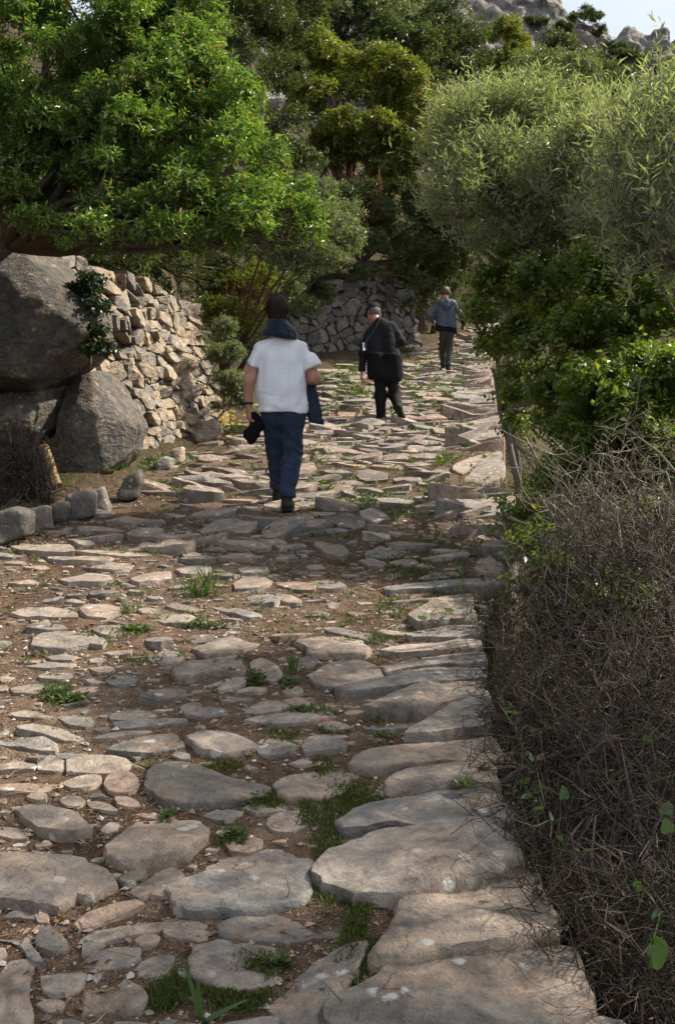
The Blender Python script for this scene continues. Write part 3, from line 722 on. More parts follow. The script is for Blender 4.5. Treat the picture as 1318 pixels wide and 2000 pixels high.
for rank, i in enumerate(order):
    pl, h, dp, e = STONES[i]; single = rank < 298; A = abs(poly_area(pl)); big = single and shown(STONES[i]) > 5e-4
    lev = 0.35+.4*rng.random() if pl[:, 1].mean() < 7.5 else 0.05+.5*rng.random()
    t = rng.normal(size=2)*((.015 if A > .06 else .05) if pl[:, 1].mean() < 7.5 else .13)
    n = 44 if big else (14 if single else 9)
    c, V, f4, f3 = stone_geo(pl, h, dp, 100+i, n, 0.75 if pl[:, 1].mean() < 7.5 else 1.05, 1-lev, path_z, t, big)
    if single: link('paving_stone', raw_mesh('paving_stone', V, [f4, f3], M['paving'], True, rng.random(), 48), path, c)
    else: rest.add(V+c, f4, f3, rnd=rng.random())
o = rest.build('small_paving_stones', M['paving'], path, True, 42); o['kind'] = 'stuff'
print('stones', len(STONES), time.time()-T0)

# ------------------------------------------------------------------ dry stone walls, boulders, crag
def wall(name, label, A, B, hgtA, hgtB, cell, seed, mat, lean=0.16, depth=0.22, rough=1.0, ax=1.35, foot=0.25, order_tan=None):
    r = np.random.default_rng(seed); A = np.array(A, float); B = np.array(B, float); L = np.linalg.norm(B-A); t = (B-A)/L
    nv = np.array([t[1], -t[0]])              # faces the path
    base = np.array([A[0], A[1], 0]); zA = float(path_z(A[1])); zB = float(path_z(B[1]))
    H = max(hgtA, hgtB)
    root = thing(name, label, 'stone wall', (A[0], A[1], zA))
    def to3(uu, vv, out):
        uu = np.asarray(uu, float); vv = np.asarray(vv, float); f = uu/L
        wob = 0.07*np.sin(uu*2.1+seed)+0.05*np.sin(uu*5.3)
        z = zA+(zB-zA)*f+vv*(hgtA+(hgtB-hgtA)*f)/H
        x = A[0]+t[0]*uu+nv[0]*(out-lean*vv+wob*.5); y = A[1]+t[1]*uu+nv[1]*(out-lean*vv+wob*.5)
        return P3(x, y, z)
    n = int(L*H/cell**2*3); c = r.random((n, 2))*np.array([L, H+foot])+np.array([0, -foot]); sel = []
    for p in c:
        if all(((p[0]-q[0])/ax)**2+(p[1]-q[1])**2 > (cell*.62)**2 for q in sel): sel.append(p)
    sel = np.array(sel)/np.array([ax, 1]); w = r.random(len(sel))**2*(cell*.9)**2
    lo = np.array([-.02/ax, -foot]); hi = np.array([L/ax, H*1.03])
    k = 0
    for pl in power_cells(sel, w, lo, hi, 22):
        if pl is None or len(pl) < 3: continue
        pl = pl*np.array([ax, 1]); ct = pl.mean(0); a = abs(poly_area(pl))
        if a < .0012: continue
        if ct[1] > H*(0.93+.07*np.sin(ct[0]*3.1+seed)): pl[:, 1] += r.normal()*.06
        pl = ct+(pl-ct)*(.94+.05*r.random()); o = resample(pl, 12); q = o-ct; size = math.sqrt(a)
        pr = (0.018+.065*r.random()**1.5)*rough
        tilt = r.normal(size=2)*.22
        rings = []
        for s_, d_ in ((1.0, -depth), (1.0, -.02), (.97, pr*.75), (.89, pr), (.5, pr*1.03)):
            jj = vnoise(P3(q[:, 0]*14+k, q[:, 1]*14, d_*9), seed)*.09*size
            u_ = ct[0]+q[:, 0]*s_+nrm(q)[:, 0]*jj; v_ = ct[1]+q[:, 1]*s_+nrm(q)[:, 1]*jj
            dd = d_+(q[:, 0]*tilt[0]+q[:, 1]*tilt[1])*s_*(1 if d_ > 0 else .3)+(vnoise(P3(q[:, 0]*s_*20+k, q[:, 1]*s_*20, .5), seed+1)*.018 if d_ > 0 else 0)
            rings.append(to3(u_, v_, dd))
        cen = to3([ct[0]], [ct[1]], np.array([pr*1.06]))
        V = np.concatenate(rings+[cen]); ct3 = cen[0]
        f4 = grid_faces(12, 5, True); kk = np.arange(12); f3 = np.stack([48+kk, 48+(kk+1) % 12, np.full(12, 60)], -1)
        link('stone', raw_mesh('stone', V-ct3, [f4, f3], mat, True, r.random(), 30), root, ct3-np.array(root.location)); k += 1
        if k >= 300: break
    uu, vv = np.meshgrid(np.linspace(-.05, L, 30), np.linspace(-foot-.1, H*.99, 16), indexing='ij')
    vf = to3(uu, vv, -.10+.03*vnoise(P3(uu*5, vv*5, uu*0), 3)); vb = to3(uu, vv, -.75+0*uu)
    mb = MB(); mb.add(vf.reshape(-1, 3), grid_faces(16, 30)); mb.add(vb.reshape(-1, 3), grid_faces(16, 30))
    topv = np.stack([to3(uu[:, -1], vv[:, -1], -.1), to3(uu[:, -1], vv[:, -1]+.03, -.75)], 1).reshape(-1, 3); mb.add(topv, grid_faces(2, 30))
    for e in (0, -1): mb.add(np.stack([to3(uu[e], vv[e], -.1), to3(uu[e], vv[e], -.75)], 1).reshape(-1, 3), grid_faces(2, 16))
    mb.build('earth_core', M['ground'], root)
    return root
wall('dry_stone_wall', 'sunlit dry stone wall of tan and grey stones beside the big boulder', (-2.62, 10.55), (-1.42, 13.9), 2.3, 1.6, 0.155, 11, M['wallstone'], 0.20, 0.2, 1.15)
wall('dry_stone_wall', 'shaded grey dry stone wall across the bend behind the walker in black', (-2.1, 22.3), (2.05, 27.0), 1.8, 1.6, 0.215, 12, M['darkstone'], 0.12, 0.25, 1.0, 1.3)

def boulder(name, label, pix, depth, thick, h, seed, slope=0.3, yaw=0.0, mat='boulder', cat='boulder', amp=0.06, rnd_edge=0.07, cuts=()):
    """rock whose front outline follows pix at distance depth; face leans back by slope, turned by yaw"""
    w = np.array([at(a, b, depth) for a, b in pix]); c = w.mean(0); w = c+(w-c)*(1.13 if cat == 'boulder' else 1); pol = (w-c)[:, [0, 2]]
    lo = np.array([pol[:, 0].min()-.2, -.35, pol[:, 1].min()-.2]); hi = np.array([pol[:, 0].max()+.2, thick+.35, pol[:, 1].max()+.2])
    fl = Field(lo, hi, h); g = fl.grid()
    d2 = px_poly_sdf(pol, g[..., [0, 2]]); yy = g[..., 1]-slope*g[..., 2]-yaw*g[..., 0]
    crag = fbm(g*np.array([2.2, 2.2, 4.5])+seed, 4, seed); led = vnoise(P3(g[..., 0]*1.2+seed, g[..., 1]*1.2, (g[..., 2]+.35*g[..., 0])*7), seed+9)
    dy = np.maximum(-yy-.0, yy-thick); k = rnd_edge
    hh = np.clip(.5+.5*(d2-dy)/k, 0, 1); D = d2*hh+dy*(1-hh)+k*hh*(1-hh)
    D = D+amp*crag*1.2+amp*1.6*(np.abs(vnoise(g*np.array([1.5, 1.5, 2.2])+seed*3.1, seed+2))-.3)-amp*.9*np.exp(-(vnoise(P3(g[..., 0]*1.1, g[..., 1]*1.1, (g[..., 2]+.5*g[..., 0])*2.6)+seed, seed+6)/.08)**2)*-1+amp*.5*led+.25*amp*fbm(g*11+seed, 2, seed+4)
    for (nx_, ny_, nz_, off) in cuts:
        n_ = np.array([nx_, ny_, nz_]); n_ = n_/np.linalg.norm(n_); D = np.maximum(D, g@n_-off+.025*fbm(g*np.array([3, 3, 6])+seed*1.7, 3, seed+8)+.008*vnoise(g*22, seed))
    if cat == 'boulder':
        rr = np.random.default_rng(seed+50); pts = g[D < 0][::5]
        for _ in range(11):
            n_ = rr.normal(size=3); n_[1] = -abs(n_[1])*1.3; n_ = n_/np.linalg.norm(n_); D = np.maximum(D, g@n_-np.quantile(pts@n_, .945)+.012*fbm(g*np.array([6, 6, 12])+seed*1.7, 3, seed+8))
    V, F = surface_nets(D, lo, h)
    o = link(name, raw_mesh(name, V, F, M[mat], True, (seed*.37) % 1, 38), None, c); return tag(o, label, cat)
boulder('boulder', 'huge dark grey boulder with flaking face under the overhanging tree', [(-90, 455), (20, 470), (70, 500), (118, 540), (150, 590), (168, 650), (160, 695), (110, 725), (60, 745), (0, 765), (-90, 780)], 9.6, 1.3, 0.03, 3, 0.10, -0.25, amp=.06, cuts=[(.75, -.6, .25, .36), (.2, -.9, -.35, .20), (.35, -.5, .8, .42), (-.3, -.9, .25, .30)])
boulder('boulder', 'layered grey rock ledge below the huge boulder', [(-60, 750), (40, 752), (95, 740), (105, 775), (98, 815), (60, 845), (0, 860), (-60, 880)], 9.9, 1.0, 0.03, 4, 0.3, 0.1, amp=.05, cuts=[(.5, -.8, .2, .22), (-.1, -.8, .6, .15)])
boulder('boulder', 'brownish blocky boulder resting at the foot of the sunlit wall', [(128, 745), (175, 722), (212, 760), (236, 800), (246, 835), (232, 880), (205, 908), (172, 938), (125, 930), (108, 880), (103, 820), (110, 770)], 10.0, 0.9, 0.022, 5, 0.16, 0.35, amp=.035, cuts=[(.15, -.95, -.12, .02), (.75, -.45, .55, .22), (-.55, -.75, .3, .18), (.6, -.6, -.5, .24), (.1, -.4, .9, .34)])
kr = thing('kerb_wall', 'low kerb of lichened grey blocks at the path edge below the dead brush', 'kerb', tuple(on_path(110, 1030)))
for i, pix in enumerate([[(-30, 1010), (20, 995), (48, 1000), (50, 1045), (10, 1062), (-30, 1070)], [(46, 995), (80, 985), (92, 990), (95, 1035), (52, 1045)], [(90, 982), (125, 975), (132, 985), (132, 1022), (96, 1032)],
                         [(128, 968), (160, 958), (175, 968), (176, 1005), (134, 1020)], [(182, 960), (196, 950), (212, 990), (214, 1003), (188, 1000)], [(226, 965), (240, 935), (268, 918), (276, 945), (268, 975), (228, 985)]]):
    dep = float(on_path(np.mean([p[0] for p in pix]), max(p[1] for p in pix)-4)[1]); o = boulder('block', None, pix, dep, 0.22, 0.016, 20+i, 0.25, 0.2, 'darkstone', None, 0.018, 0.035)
    o.parent = kr; o.location = Vector(o.location)-kr.location
for i, (pix, lab) in enumerate([([(430, 852), (440, 848), (490, 860), (488, 868), (455, 866)], 'thin pale slab lying at the wall foot beside the yellow flowers'),
                     ([(300, 905), (318, 893), (335, 898), (333, 920), (305, 922)], 'small square grey block among weeds at the sunlit wall foot'),
                     ([(335, 880), (352, 876), (356, 905), (338, 910)], 'upright split stone at the sunlit wall foot'),
                     ([(372, 830), (415, 815), (432, 840), (425, 858), (385, 868), (368, 855)], 'low rugged boulder ending the sunlit wall'),
                     ([(340, 928), (400, 930), (412, 945), (380, 952), (345, 945)], 'flat brown slab lying in litter near the sunlit wall')]):
    dep = float(on_path(np.mean([p[0] for p in pix]), max(p[1] for p in pix)-3)[1])
    boulder('loose_stone', lab, pix, dep, 0.25, 0.016, 40+i, 0.35, 0.2, 'wallstone', 'stone', 0.016, 0.04)

# crag: the rocky shoulder of the mountain under the sky
nx, nz = 230, 110
U, W = np.meshgrid(np.linspace(0, 1, nx), np.linspace(0, 1, nz), indexing='ij')
cx = -14+62*U; ridge = np.interp(cx, [-14, 9, 15, 17.2, 18.3, 19.2, 21.0, 22.6, 24, 26, 28.6, 34, 48], [44, 43, 41, 40.2, 37.6, 36.9, 35.5, 34.1, 34.7, 34.6, 33.9, 33, 29])+0.45*vnoise(P3(cx*1.1, cx*0, cx*0), 6)+.25*vnoise(P3(cx*3.1, cx*0, cx*0), 7)
cz = 4+(ridge-4)*W; cy = 92-20*(1-W)**1.0-0.12*(cx-16)+8*(W-1)
sl = cz+.25*cx
cy = cy-1.0*fbm(P3(cx*.35, sl*.7, cz*.1), 4, 31)-.7*np.abs(vnoise(P3(cx*.22, sl*.9, 1), 33))-.45*np.abs(vnoise(P3(cx*.5, sl*2.1, 3), 36))-.35*vnoise(P3(cx*1.3, sl*2.4, 2), 34)-.15*vnoise(P3(cx*3.5, sl*6, 2), 35)
back = P3(cx[:, -1], cy[:, -1]+14, cz[:, -1]-9)
V = np.concatenate([P3(cx, cy, cz), back[:, None]], 1).reshape(-1, 3)
tag(link('hill', raw_mesh('hill', V, grid_faces(nz+1, nx)[:, ::-1], M['crag'], True, .5)), kind='structure')
CRAG = V.reshape(nx, nz+1, 3)[:, :-1].reshape(-1, 3)
def on_crag(px, py):
    d = CRAG-CAM; dep = d@FWD; u = 659+FPX*d[:, 0]/dep; w = 1000-FPX*(d@UPV)/dep
    return CRAG[np.argmin((u-px)**2+(w-py)**2)]
print('walls', time.time()-T0)

# ------------------------------------------------------------------ vegetation
def sublobes(mains, n, rmin, rmax, seed, squash=0.75, inside=0.25):
    """small leafy lobes spread over the surface of big ones: (x,y,z,r)"""
    r = np.random.default_rng(seed); m = np.array(mains, float); w = m[:, 3]**2; k = r.choice(len(m), n, p=w/w.sum())
    d = nrm(r.normal(size=(n, 3))); d[:, 2] = np.where(d[:, 2] < -.35, -d[:, 2], d[:, 2])
    rad = m[k, 3]*np.where(r.random(n) < inside, r.random(n)*.7, .75+.3*r.random(n))
    c = m[k, :3]+d*rad[:, None]*np.array([1, 1, squash]); s = rmin+(rmax-rmin)*r.random(n)
    return np.concatenate([c, s[:, None]], 1)
def shoots(lobes, n, per, Ls, ll, lw, seed, up=0.45, spread=0.75, shell=0.35, flat=0.8, fold=0.25, size_var=0.35, curl=0.1, droop=0.0, fuzz=0.14):
    """leafy shoots through the outer part of the lobes; returns verts, faces, shoot bases, shoot tips"""
    r = np.random.default_rng(seed); w = lobes[:, 3]**2; k = r.choice(len(lobes), n, p=w/w.sum())
    d = nrm(r.normal(size=(n, 3))); d[:, 2] = np.where(d[:, 2] < -.5, -d[:, 2], d[:, 2])
    rad = lobes[k, 3]*(1-shell*r.random(n)**.8)*(1+fuzz*r.normal(size=n))
    p = lobes[k, :3]+d*rad[:, None]*np.array([1, 1, flat])
    ax = nrm(d*.8+np.array([0, 0, up])+r.normal(size=(n, 3))*.35+np.array([0, 0, -droop]))
    L = Ls*(.6+.8*r.random(n)); base = p-ax*L[:, None]*.5; tip = p+ax*L[:, None]*.5
    t = (np.arange(per)+.5)/per; t = t[None]+r.normal(size=(n, per))*.05
    ang = np.arange(per)[None]*2.4+r.random((n, 1))*6.28
    e1 = nrm(np.cross(ax, r.normal(size=(n, 3)))); e2 = np.cross(ax, e1)
    rd = np.cos(ang)[..., None]*e1[:, None]+np.sin(ang)[..., None]*e2[:, None]
    pos = (base[:, None]+ax[:, None]*(L[:, None]*t)[..., None]).reshape(-1, 3)
    dv = nrm(ax[:, None]*(1-spread)+rd*spread+r.normal(size=(n, per, 3))*.18).reshape(-1, 3)
    no = (ax[:, None]*1.0+np.array([0, 0, .5])+r.normal(size=(n, per, 3))*.45).reshape(-1, 3)
    sz = np.clip(1+size_var*r.normal(size=n*per), .45, 1.7)
    v, f = leaves(pos, dv, no, ll*sz, lw*sz, fold, curl)
    return v, f, base, tip
def limbs(mb, base, targets, r0, seed, sides=6, sag=0.0, rt=0.006, wob=0.12, fork=None):
    """tapering limbs from base (or a fork above it) to each target"""
    r = np.random.default_rng(seed); base = np.array(base, float)
    for tg in targets:
        tg = np.array(tg, float); L = np.linalg.norm(tg-base); n = max(5, int(L/.22)+2); t = np.linspace(0, 1, n)[:, None]
        mid = (base+tg)/2+r.normal(size=3)*L*wob+np.array([0, 0, -sag*L])
        c = (1-t)**2*base+2*t*(1-t)*mid+t*t*tg+np.cumsum(r.normal(size=(n, 3)), 0)*.012*np.sin(t*np.pi)
        v, f, cp = tube(c, (r0*(1-t[:, 0])**.8+rt), sides); mb.add(v, f, cp)
def plant(name, label, cat, base, mains, nsub, rs, nsh, per, Ls, ll, lw, mat, seed, bark='bark', trunk_r=0.05, nl=14, group=None, twig=True, fork=None, crown='crown', wood='trunk', core=None, **kw):
    base = np.array(base, float); root = thing(name, label, cat, tuple(base), group)
    sub = sublobes(mains, nsub, rs[0], rs[1], seed)
    v, f, b0, b1 = shoots(sub, nsh, per, Ls, ll, lw, seed+1, **kw)
    part(crown, v, f, M[mat], root, False)
    mb = MB(); r = np.random.default_rng(seed+2)
    m = np.array(mains, float)[:, :3]; fk = np.array(fork, float) if fork is not None else base+(m.mean(0)-base)*.35
    if np.linalg.norm(fk-base) > .05: limbs(mb, base, [fk], trunk_r, seed+3, 8, 0, trunk_r*.75, .04)
    limbs(mb, fk, m, trunk_r*.6, seed+4, 6, 0, trunk_r*.12)
    tg = sub[r.choice(len(sub), min(nl, len(sub)), replace=False)]
    for q in tg:
        s = m[np.argmin(((m-q[:3])**2).sum(1))]; limbs(mb, s, [q[:3]], trunk_r*.2, int(r.integers(1e6)), 4, 0, .003)
    if twig and mains[0][1] < 14:
        k = r.choice(nsh, min(nsh, 1800), replace=False); near = sub[np.argmin(((b0[k][:, None]-sub[None, :, :3])**2).sum(-1), 1), :3]
        tv, tf, _ = twigs(near+(b0[k]-near)*.2, b0[k]+(b1[k]-b0[k])*.6, .0032, .0014, .08, r); mb.add(tv, tf)
    mb.build(wood, M[bark], root)
    return root, sub
def lobes_px(rows):
    out = []
    for px, py, dep, rad in rows: out.append(list(at(px, py, dep))+[rad])
    return out

# --- overhanging mastic tree, left
m1 = lobes_px([(-60, 40, 9.6, 1.0), (90, 40, 9.6, .9), (250, 20, 9.8, .75), (330, 110, 9.7, .5), (180, 90, 9.4, .7), (300, 190, 9.3, .55), (150, 270, 9.0, .55), (400, 270, 9.4, .4), (350, 60, 9.7, .4), (60, 190, 9.2, .75), (210, 190, 9.2, .7), (350, 230, 9.4, .6), (450, 215, 9.6, .33), (110, 330, 9.0, .6), (260, 330, 9.0, .55),
                (400, 330, 9.2, .55), (490, 340, 9.3, .42), (545, 400, 9.3, .32), (440, 410, 9.2, .38), (330, 400, 9.1, .36), (20, 380, 9.0, .5), (190, 400, 9.0, .32), (60, 420, 8.8, .25), (480, 430, 9.0, .32), (565, 420, 9.1, .28), (400, 450, 8.9, .26), (300, 440, 8.8, .28), (520, 465, 9.1, .2), (580, 470, 9.3, .14), (350, 380, 8.7, .35), (160, 420, 8.7, .26), (220, 440, 8.9, .16), (130, 455, 8.7, .15), (270, 480, 8.6, .17), (350, 485, 8.7, .17), (440, 490, 8.8, .17), (60, 440, 8.6, .2), (180, 470, 8.6, .16), (-40, 300, 9.2, .7), (20, 250, 9.0, .5)])
r_, sub = plant('mastic_tree', 'bright green small-leaved tree overhanging the boulder and sunlit wall', 'tree', (-3.9, 9.9, float(ground_z(-3.9, 9.9))-.1), m1, 250, (.12, .28), 20500, 9, .09, .043, .0165, 'mastic', 21, 'bark', .085, 60, size_var=.5, fork=at(20, 478, 9.4), spread=.62, shell=.45)
mb = MB(); r = np.random.default_rng(5)
for i in range(13):     # long bare limbs sweeping out under the crown
    a = at(-10+90*r.random(), 478-26*r.random(), 9.2+.4*r.random()); b = at(300+300*r.random(), 428+48*r.random(), 9.0+.6*r.random())
    limbs(mb, a, [b], .006+.012*r.random(), 900+i, 5, -.02+.04*r.random(), .003, .045)
p0 = np.array([at(120+450*r.random(), 432+45*r.random(), 9.0+.6*r.random()) for _ in range(420)]); p1 = p0+nrm(r.normal(size=(420, 3))+np.array([.5, 0, .1]))*(.12+.25*r.random((420, 1)))
tv, tf, _ = twigs(p0, p1, .004, .0015, .08, r, 3); mb.add(tv, tf); mb.build('branch', M['bark'], r_)

# --- arbutus on the bank behind the far wall
def G(x, y): return (x, y, float(ground_z(x, y))-.1)
plant('arbutus_tree', 'yellow-green strawberry tree standing above the shaded wall', 'tree', G(0.2, 27.3), lobes_px([(600, 110, 26.5, 1.0), (680, 140, 26.5, 1.1), (740, 200, 26.3, .95), (620, 230, 26.2, 1.0), (700, 290, 26, 1.0), (790, 250, 26.2, .75), (800, 320, 26, .7), (570, 180, 26.2, .7), (750, 370, 25.8, .7)]),
      70, (.28, .55), 5200, 9, .17, .115, .042, 'arbutus', 31, trunk_r=.11, spread=.7)
plant('trailing_shrub', 'dark shrub with reddish trailing stems hanging over the shaded wall', 'shrub', G(0.5, 26.6), lobes_px([(690, 420, 25.3, .8), (640, 400, 25.2, .7), (760, 440, 25.4, .7), (830, 430, 26, .8), (800, 500, 25.9, .5), (720, 490, 25.2, .5), (860, 490, 26.8, .6), (620, 535, 24.0, .4), (700, 535, 24.9, .35), (790, 540, 25.7, .4), (580, 560, 23.6, .4), (820, 570, 26.2, .4), (640, 575, 24.2, .28), (760, 560, 25.2, .3), (590, 610, 23.4, .3), (800, 610, 26.0, .25)]),
      85, (.18, .38), 4600, 9, .16, .08, .028, 'oak', 33, trunk_r=.06, up=-.2, droop=.3)
plant('evergreen_oak', 'dark evergreen tree between the mastic and the strawberry tree', 'tree', G(-3.3, 21.0), lobes_px([(440, 40, 20.5, 1.2), (520, 60, 21, 1.0), (470, 170, 20.3, 1.1), (530, 250, 20.2, .8), (560, 330, 20, .7), (450, 290, 20, .9), (590, 20, 22, .8)]),
      80, (.2, .45), 3600, 9, .14, .075, .031, 'oak', 35, trunk_r=.1)
plant('evergreen_oak', 'grey-green tree with yellowish top at the upper edge, above the strawberry tree', 'tree', G(-0.3, 31.5), lobes_px([(520, 10, 30, 1.3), (620, 10, 31, 1.5), (680, 60, 31, 1.2), (730, 40, 31.5, 1.2)]),
      60, (.3, .6), 2600, 10, .2, .105, .042, 'greygreen', 37, trunk_r=.12)
plant('evergreen_oak', 'dark thicket tree between the strawberry tree and the big round tree', 'tree', G(1.6, 31.0), lobes_px([(700, 170, 30.5, 1.2), (780, 230, 30, 1.0), (840, 210, 31, 1.0), (760, 110, 31.5, 1.2), (850, 290, 30, .9), (650, 90, 31, 1.1), (790, 330, 29.5, .9), (720, 300, 29, 1.0)]), 70, (.3, .55), 3000, 9, .2, .12, .05, 'oak', 38, trunk_r=.12)
plant('wild_olive', 'big dark round tree below the rocky crag', 'tree', G(4.4, 37.5), lobes_px([(800, 60, 36, 1.3), (860, 70, 36.5, 1.2), (920, 100, 37, .9), (830, 140, 36, 1.2), (900, 150, 36, 1.1), (760, 120, 35, 1.0), (780, 20, 37, 1.1)]),
      90, (.3, .65), 3600, 9, .22, .11, .042, 'oak', 39, trunk_r=.16)
plant('wild_olive', 'small yellowish-green tree tucked beside the big dark round tree', 'tree', G(6.3, 39.0), lobes_px([(990, 90, 38, .9), (1010, 130, 38, .9), (975, 140, 38, .7)]), 30, (.22, .45), 1700, 10, .2, .09, .035, 'arbutus', 41, trunk_r=.08)
plant('wild_olive', 'silvery rounded olive crown behind the large feathery olive', 'tree', G(7.4, 34.5), lobes_px([(1030, 180, 34, 1.2), (1090, 170, 34, 1.2), (1130, 200, 34, .9), (1000, 200, 34, .8), (1070, 220, 33.5, 1.2)]), 60, (.25, .5), 3000, 10, .2, .10, .03, 'greygreen', 43, trunk_r=.1)
plant('wild_olive', 'dark green twin-topped tree under the crag, behind the silvery crown', 'tree', G(10, 42.5), lobes_px([(1085, 110, 41.5, .8), (1115, 130, 42, .9), (1180, 180, 41, 1.1), (1215, 200, 40, .9), (1145, 155, 42, .9)]), 60, (.3, .6), 2600, 10, .22, .11, .042, 'oak', 45, trunk_r=.12)
for i, (rows, sz, lab) in enumerate([([(1118, 50), (1140, 38), (1158, 52), (1172, 72)], .8, 'bushy shrub on the skyline notch of the crag'), ([(1185, 105), (1215, 110), (1235, 125), (1205, 125), (1170, 120)], .8, 'dark scrub growing in the gully of the crag, nearer the edge'),
        ([(1035, 50), (1050, 52)], .5, 'small scrub bush on the crag ledge beside the skyline notch'), ([(1097, 55), (1105, 60)], .35, 'tiny round bush on the sloping crag face'), ([(1250, 140), (1280, 150), (1310, 150)], .8, 'low scrub at the foot of the crag by the frame edge')]):
    ml = [list(on_crag(a_, b_)+np.array([0, -sz*.4, sz*.3]))+[sz*(.8+.3*((k_*7) % 3)/2)] for k_, (a_, b_) in enumerate(rows)]
    plant('crag_bush', lab, 'shrub', tuple(on_crag(rows[0][0], rows[0][1]+8)), ml, 6*len(rows), (.25, .5), 160*len(rows), 8, .25, .17, .07, 'oak', 47+i, trunk_r=.05, nl=4, twig=False)

# --- scrub covering the hillside and the bank behind the walls, one unbroken mass
r = np.random.default_rng(91); n = 2600
yy = 12+62*r.random(n)**1.25; xx = xw(yy)-.5+(-.55*yy-xw(yy))*r.random(n); k = r.random(n) < .45; xx[k & (yy > 30)] = (-.4*yy+.9*yy*r.random(n))[k & (yy > 30)]
ok = ~((yy < 28) & (xx > xw(yy)-.45)) & ~((xx > xl(yy)-.6) & (yy < 34)); xx, yy = xx[ok], yy[ok]
rad = (.22+.35*r.random(len(xx)))*(.6+yy/40); lob = np.stack([xx, yy, ground_z(xx, yy)+rad*.45, rad], 1)
v, f, _, _ = shoots(lob, 9000, 8, .24, .13, .055, 92, up=.7, shell=.5, size_var=.4); mb = MB(); mb.add(v, f); tag(mb.build('scrub', M['oak'], None, False), 'dense evergreen scrub covering the hillside', 'scrub', kind='stuff')
yy = 9.8+13*r.random(330); xx = xw(yy)-.55-3.2*r.random(330)**1.4; rad = .16+.2*r.random(330); lob = np.stack([xx, yy, ground_z(xx, yy)+rad*.5, rad], 1)
y3 = 10.4+4.5*r.random(130); x3 = xw(y3)-.42-.9*r.random(130); r3 = .12+.16*r.random(130); lob = np.concatenate([lob, np.stack([x3, y3, ground_z(x3, y3)+.12+r3*.6, r3], 1)])
yr = 5.2+22*r.random(200)**1.2; xq = xr(yr)+.12+.1*yr*r.random(200); rd = .10+.14*r.random(200); lob = np.concatenate([lob, np.stack([xq, yr, ground_z(xq, yr)+rd*.6, rd], 1)])
v, f, _, _ = shoots(lob, 8000, 8, .14, .06, .024, 192, up=.6, shell=.6, size_var=.4); mb = MB(); mb.add(v, f); tag(mb.build('undergrowth', M['oak'], None, False), 'low leafy undergrowth covering the banks beside the path', 'undergrowth', kind='stuff')
# --- shrubs on the bank between the two walls
plant('bank_shrub', 'light green shrub drooping over the bank behind the walker in white', 'shrub', G(-2.0, 16.6), lobes_px([(570, 440, 15.5, .5), (620, 470, 15.5, .45), (640, 430, 16, .45), (560, 510, 15.6, .4), (610, 520, 15.6, .35), (655, 480, 16, .3), (530, 470, 15.4, .4)]), 55, (.14, .30), 3000, 9, .13, .055, .02, 'greygreen', 93, trunk_r=.04, up=-.1, droop=.25)
plant('bank_shrub', 'dark green shrub under the mastic branches above the sunlit wall', 'shrub', G(-2.9, 15.8), lobes_px([(440, 500, 16.5, .5), (380, 490, 15.5, .5), (320, 500, 14.5, .45), (490, 520, 17, .5), (430, 560, 16.5, .45), (270, 500, 13.6, .45), (390, 560, 15.6, .4), (180, 490, 12.2, .4), (230, 480, 12.8, .45), (130, 480, 11.6, .4)]), 65, (.16, .32), 3400, 9, .12, .05, .02, 'oak', 94, trunk_r=.04)
plant('red_shrub', 'straggly shrub with hanging red seed heads behind the sunlit wall', 'shrub', G(-2.0, 17.0), lobes_px([(450, 580, 16.4, .35), (490, 560, 16.6, .35), (430, 620, 16, .28), (470, 640, 16.2, .35), (510, 610, 16.8, .35)]), 40, (.12, .25), 1500, 8, .13, .05, .018, 'arbutus', 95, trunk_r=.03, up=-.3, droop=.4)
plant('dark_shrub', 'dark shrub hanging at the corner of the shaded wall beside the walker in black', 'shrub', G(-1.9, 20.5), lobes_px([(540, 590, 19.5, .5), (500, 620, 19.2, .5), (560, 560, 20, .5), (520, 680, 19, .4), (480, 670, 18.6, .4)]), 45, (.16, .3), 1900, 9, .14, .07, .028, 'oak', 96, trunk_r=.04)
plant('dark_shrub', 'dark shrub in the hollow above the farthest walker', 'shrub', G(2.6, 29.5), lobes_px([(830, 530, 28, .8), (870, 520, 29, .8), (820, 590, 27.8, .6), (890, 560, 29.5, .7), (850, 470, 29, .8), (905, 500, 30, .8)]), 50, (.25, .45), 2600, 9, .18, .085, .034, 'oak', 97, trunk_r=.06)
plant('wall_shrub', 'fine-leaved grey-green shrub growing at the end of the sunlit wall', 'shrub', tuple(on_path(430, 830)), lobes_px([(440, 650, 13.4, .16), (450, 700, 13.3, .2), (430, 700, 13.2, .16), (445, 760, 13.2, .22), (465, 740, 13.3, .18), (425, 790, 13.1, .16), (460, 790, 13.1, .18)]), 45, (.07, .14), 2300, 8, .08, .026, .011, 'greygreen', 98, trunk_r=.02)
ro = bpy.data.objects['red_shrub']; mb = MB(); r = np.random.default_rng(99)
for (x0, x1, y0, y1, dep, m) in ((430, 525, 530, 640, 16, 34), (640, 745, 320, 500, 25, 36)):
    p0 = np.array([at(x0+(x1-x0)*r.random(), y0+(y1-y0)*.5*r.random(), dep-.25+.3*r.random()) for _ in range(m)]); p1 = p0+np.concatenate([r.normal(size=(m, 2))*.06, -(.2+.35*r.random((m, 1)))*dep/16], 1)
    rb = MB(); v, f, c = twigs(p0, p1, .004*dep/14, .002*dep/14, .05, r, 3); rb.add(v, f)
    q = c[:, 1:].reshape(-1, 3); q = np.repeat(q, 5, 0)+r.normal(size=(len(q)*5, 3))*.022*dep/14; v2, f2 = leaves(q, r.normal(size=q.shape), r.normal(size=q.shape), .022*dep/14, .016*dep/14); rb.add(v2, f2)
    rb.build('seed_heads', M['red'], ro if dep < 20 else bpy.data.objects['trailing_shrub'], False)
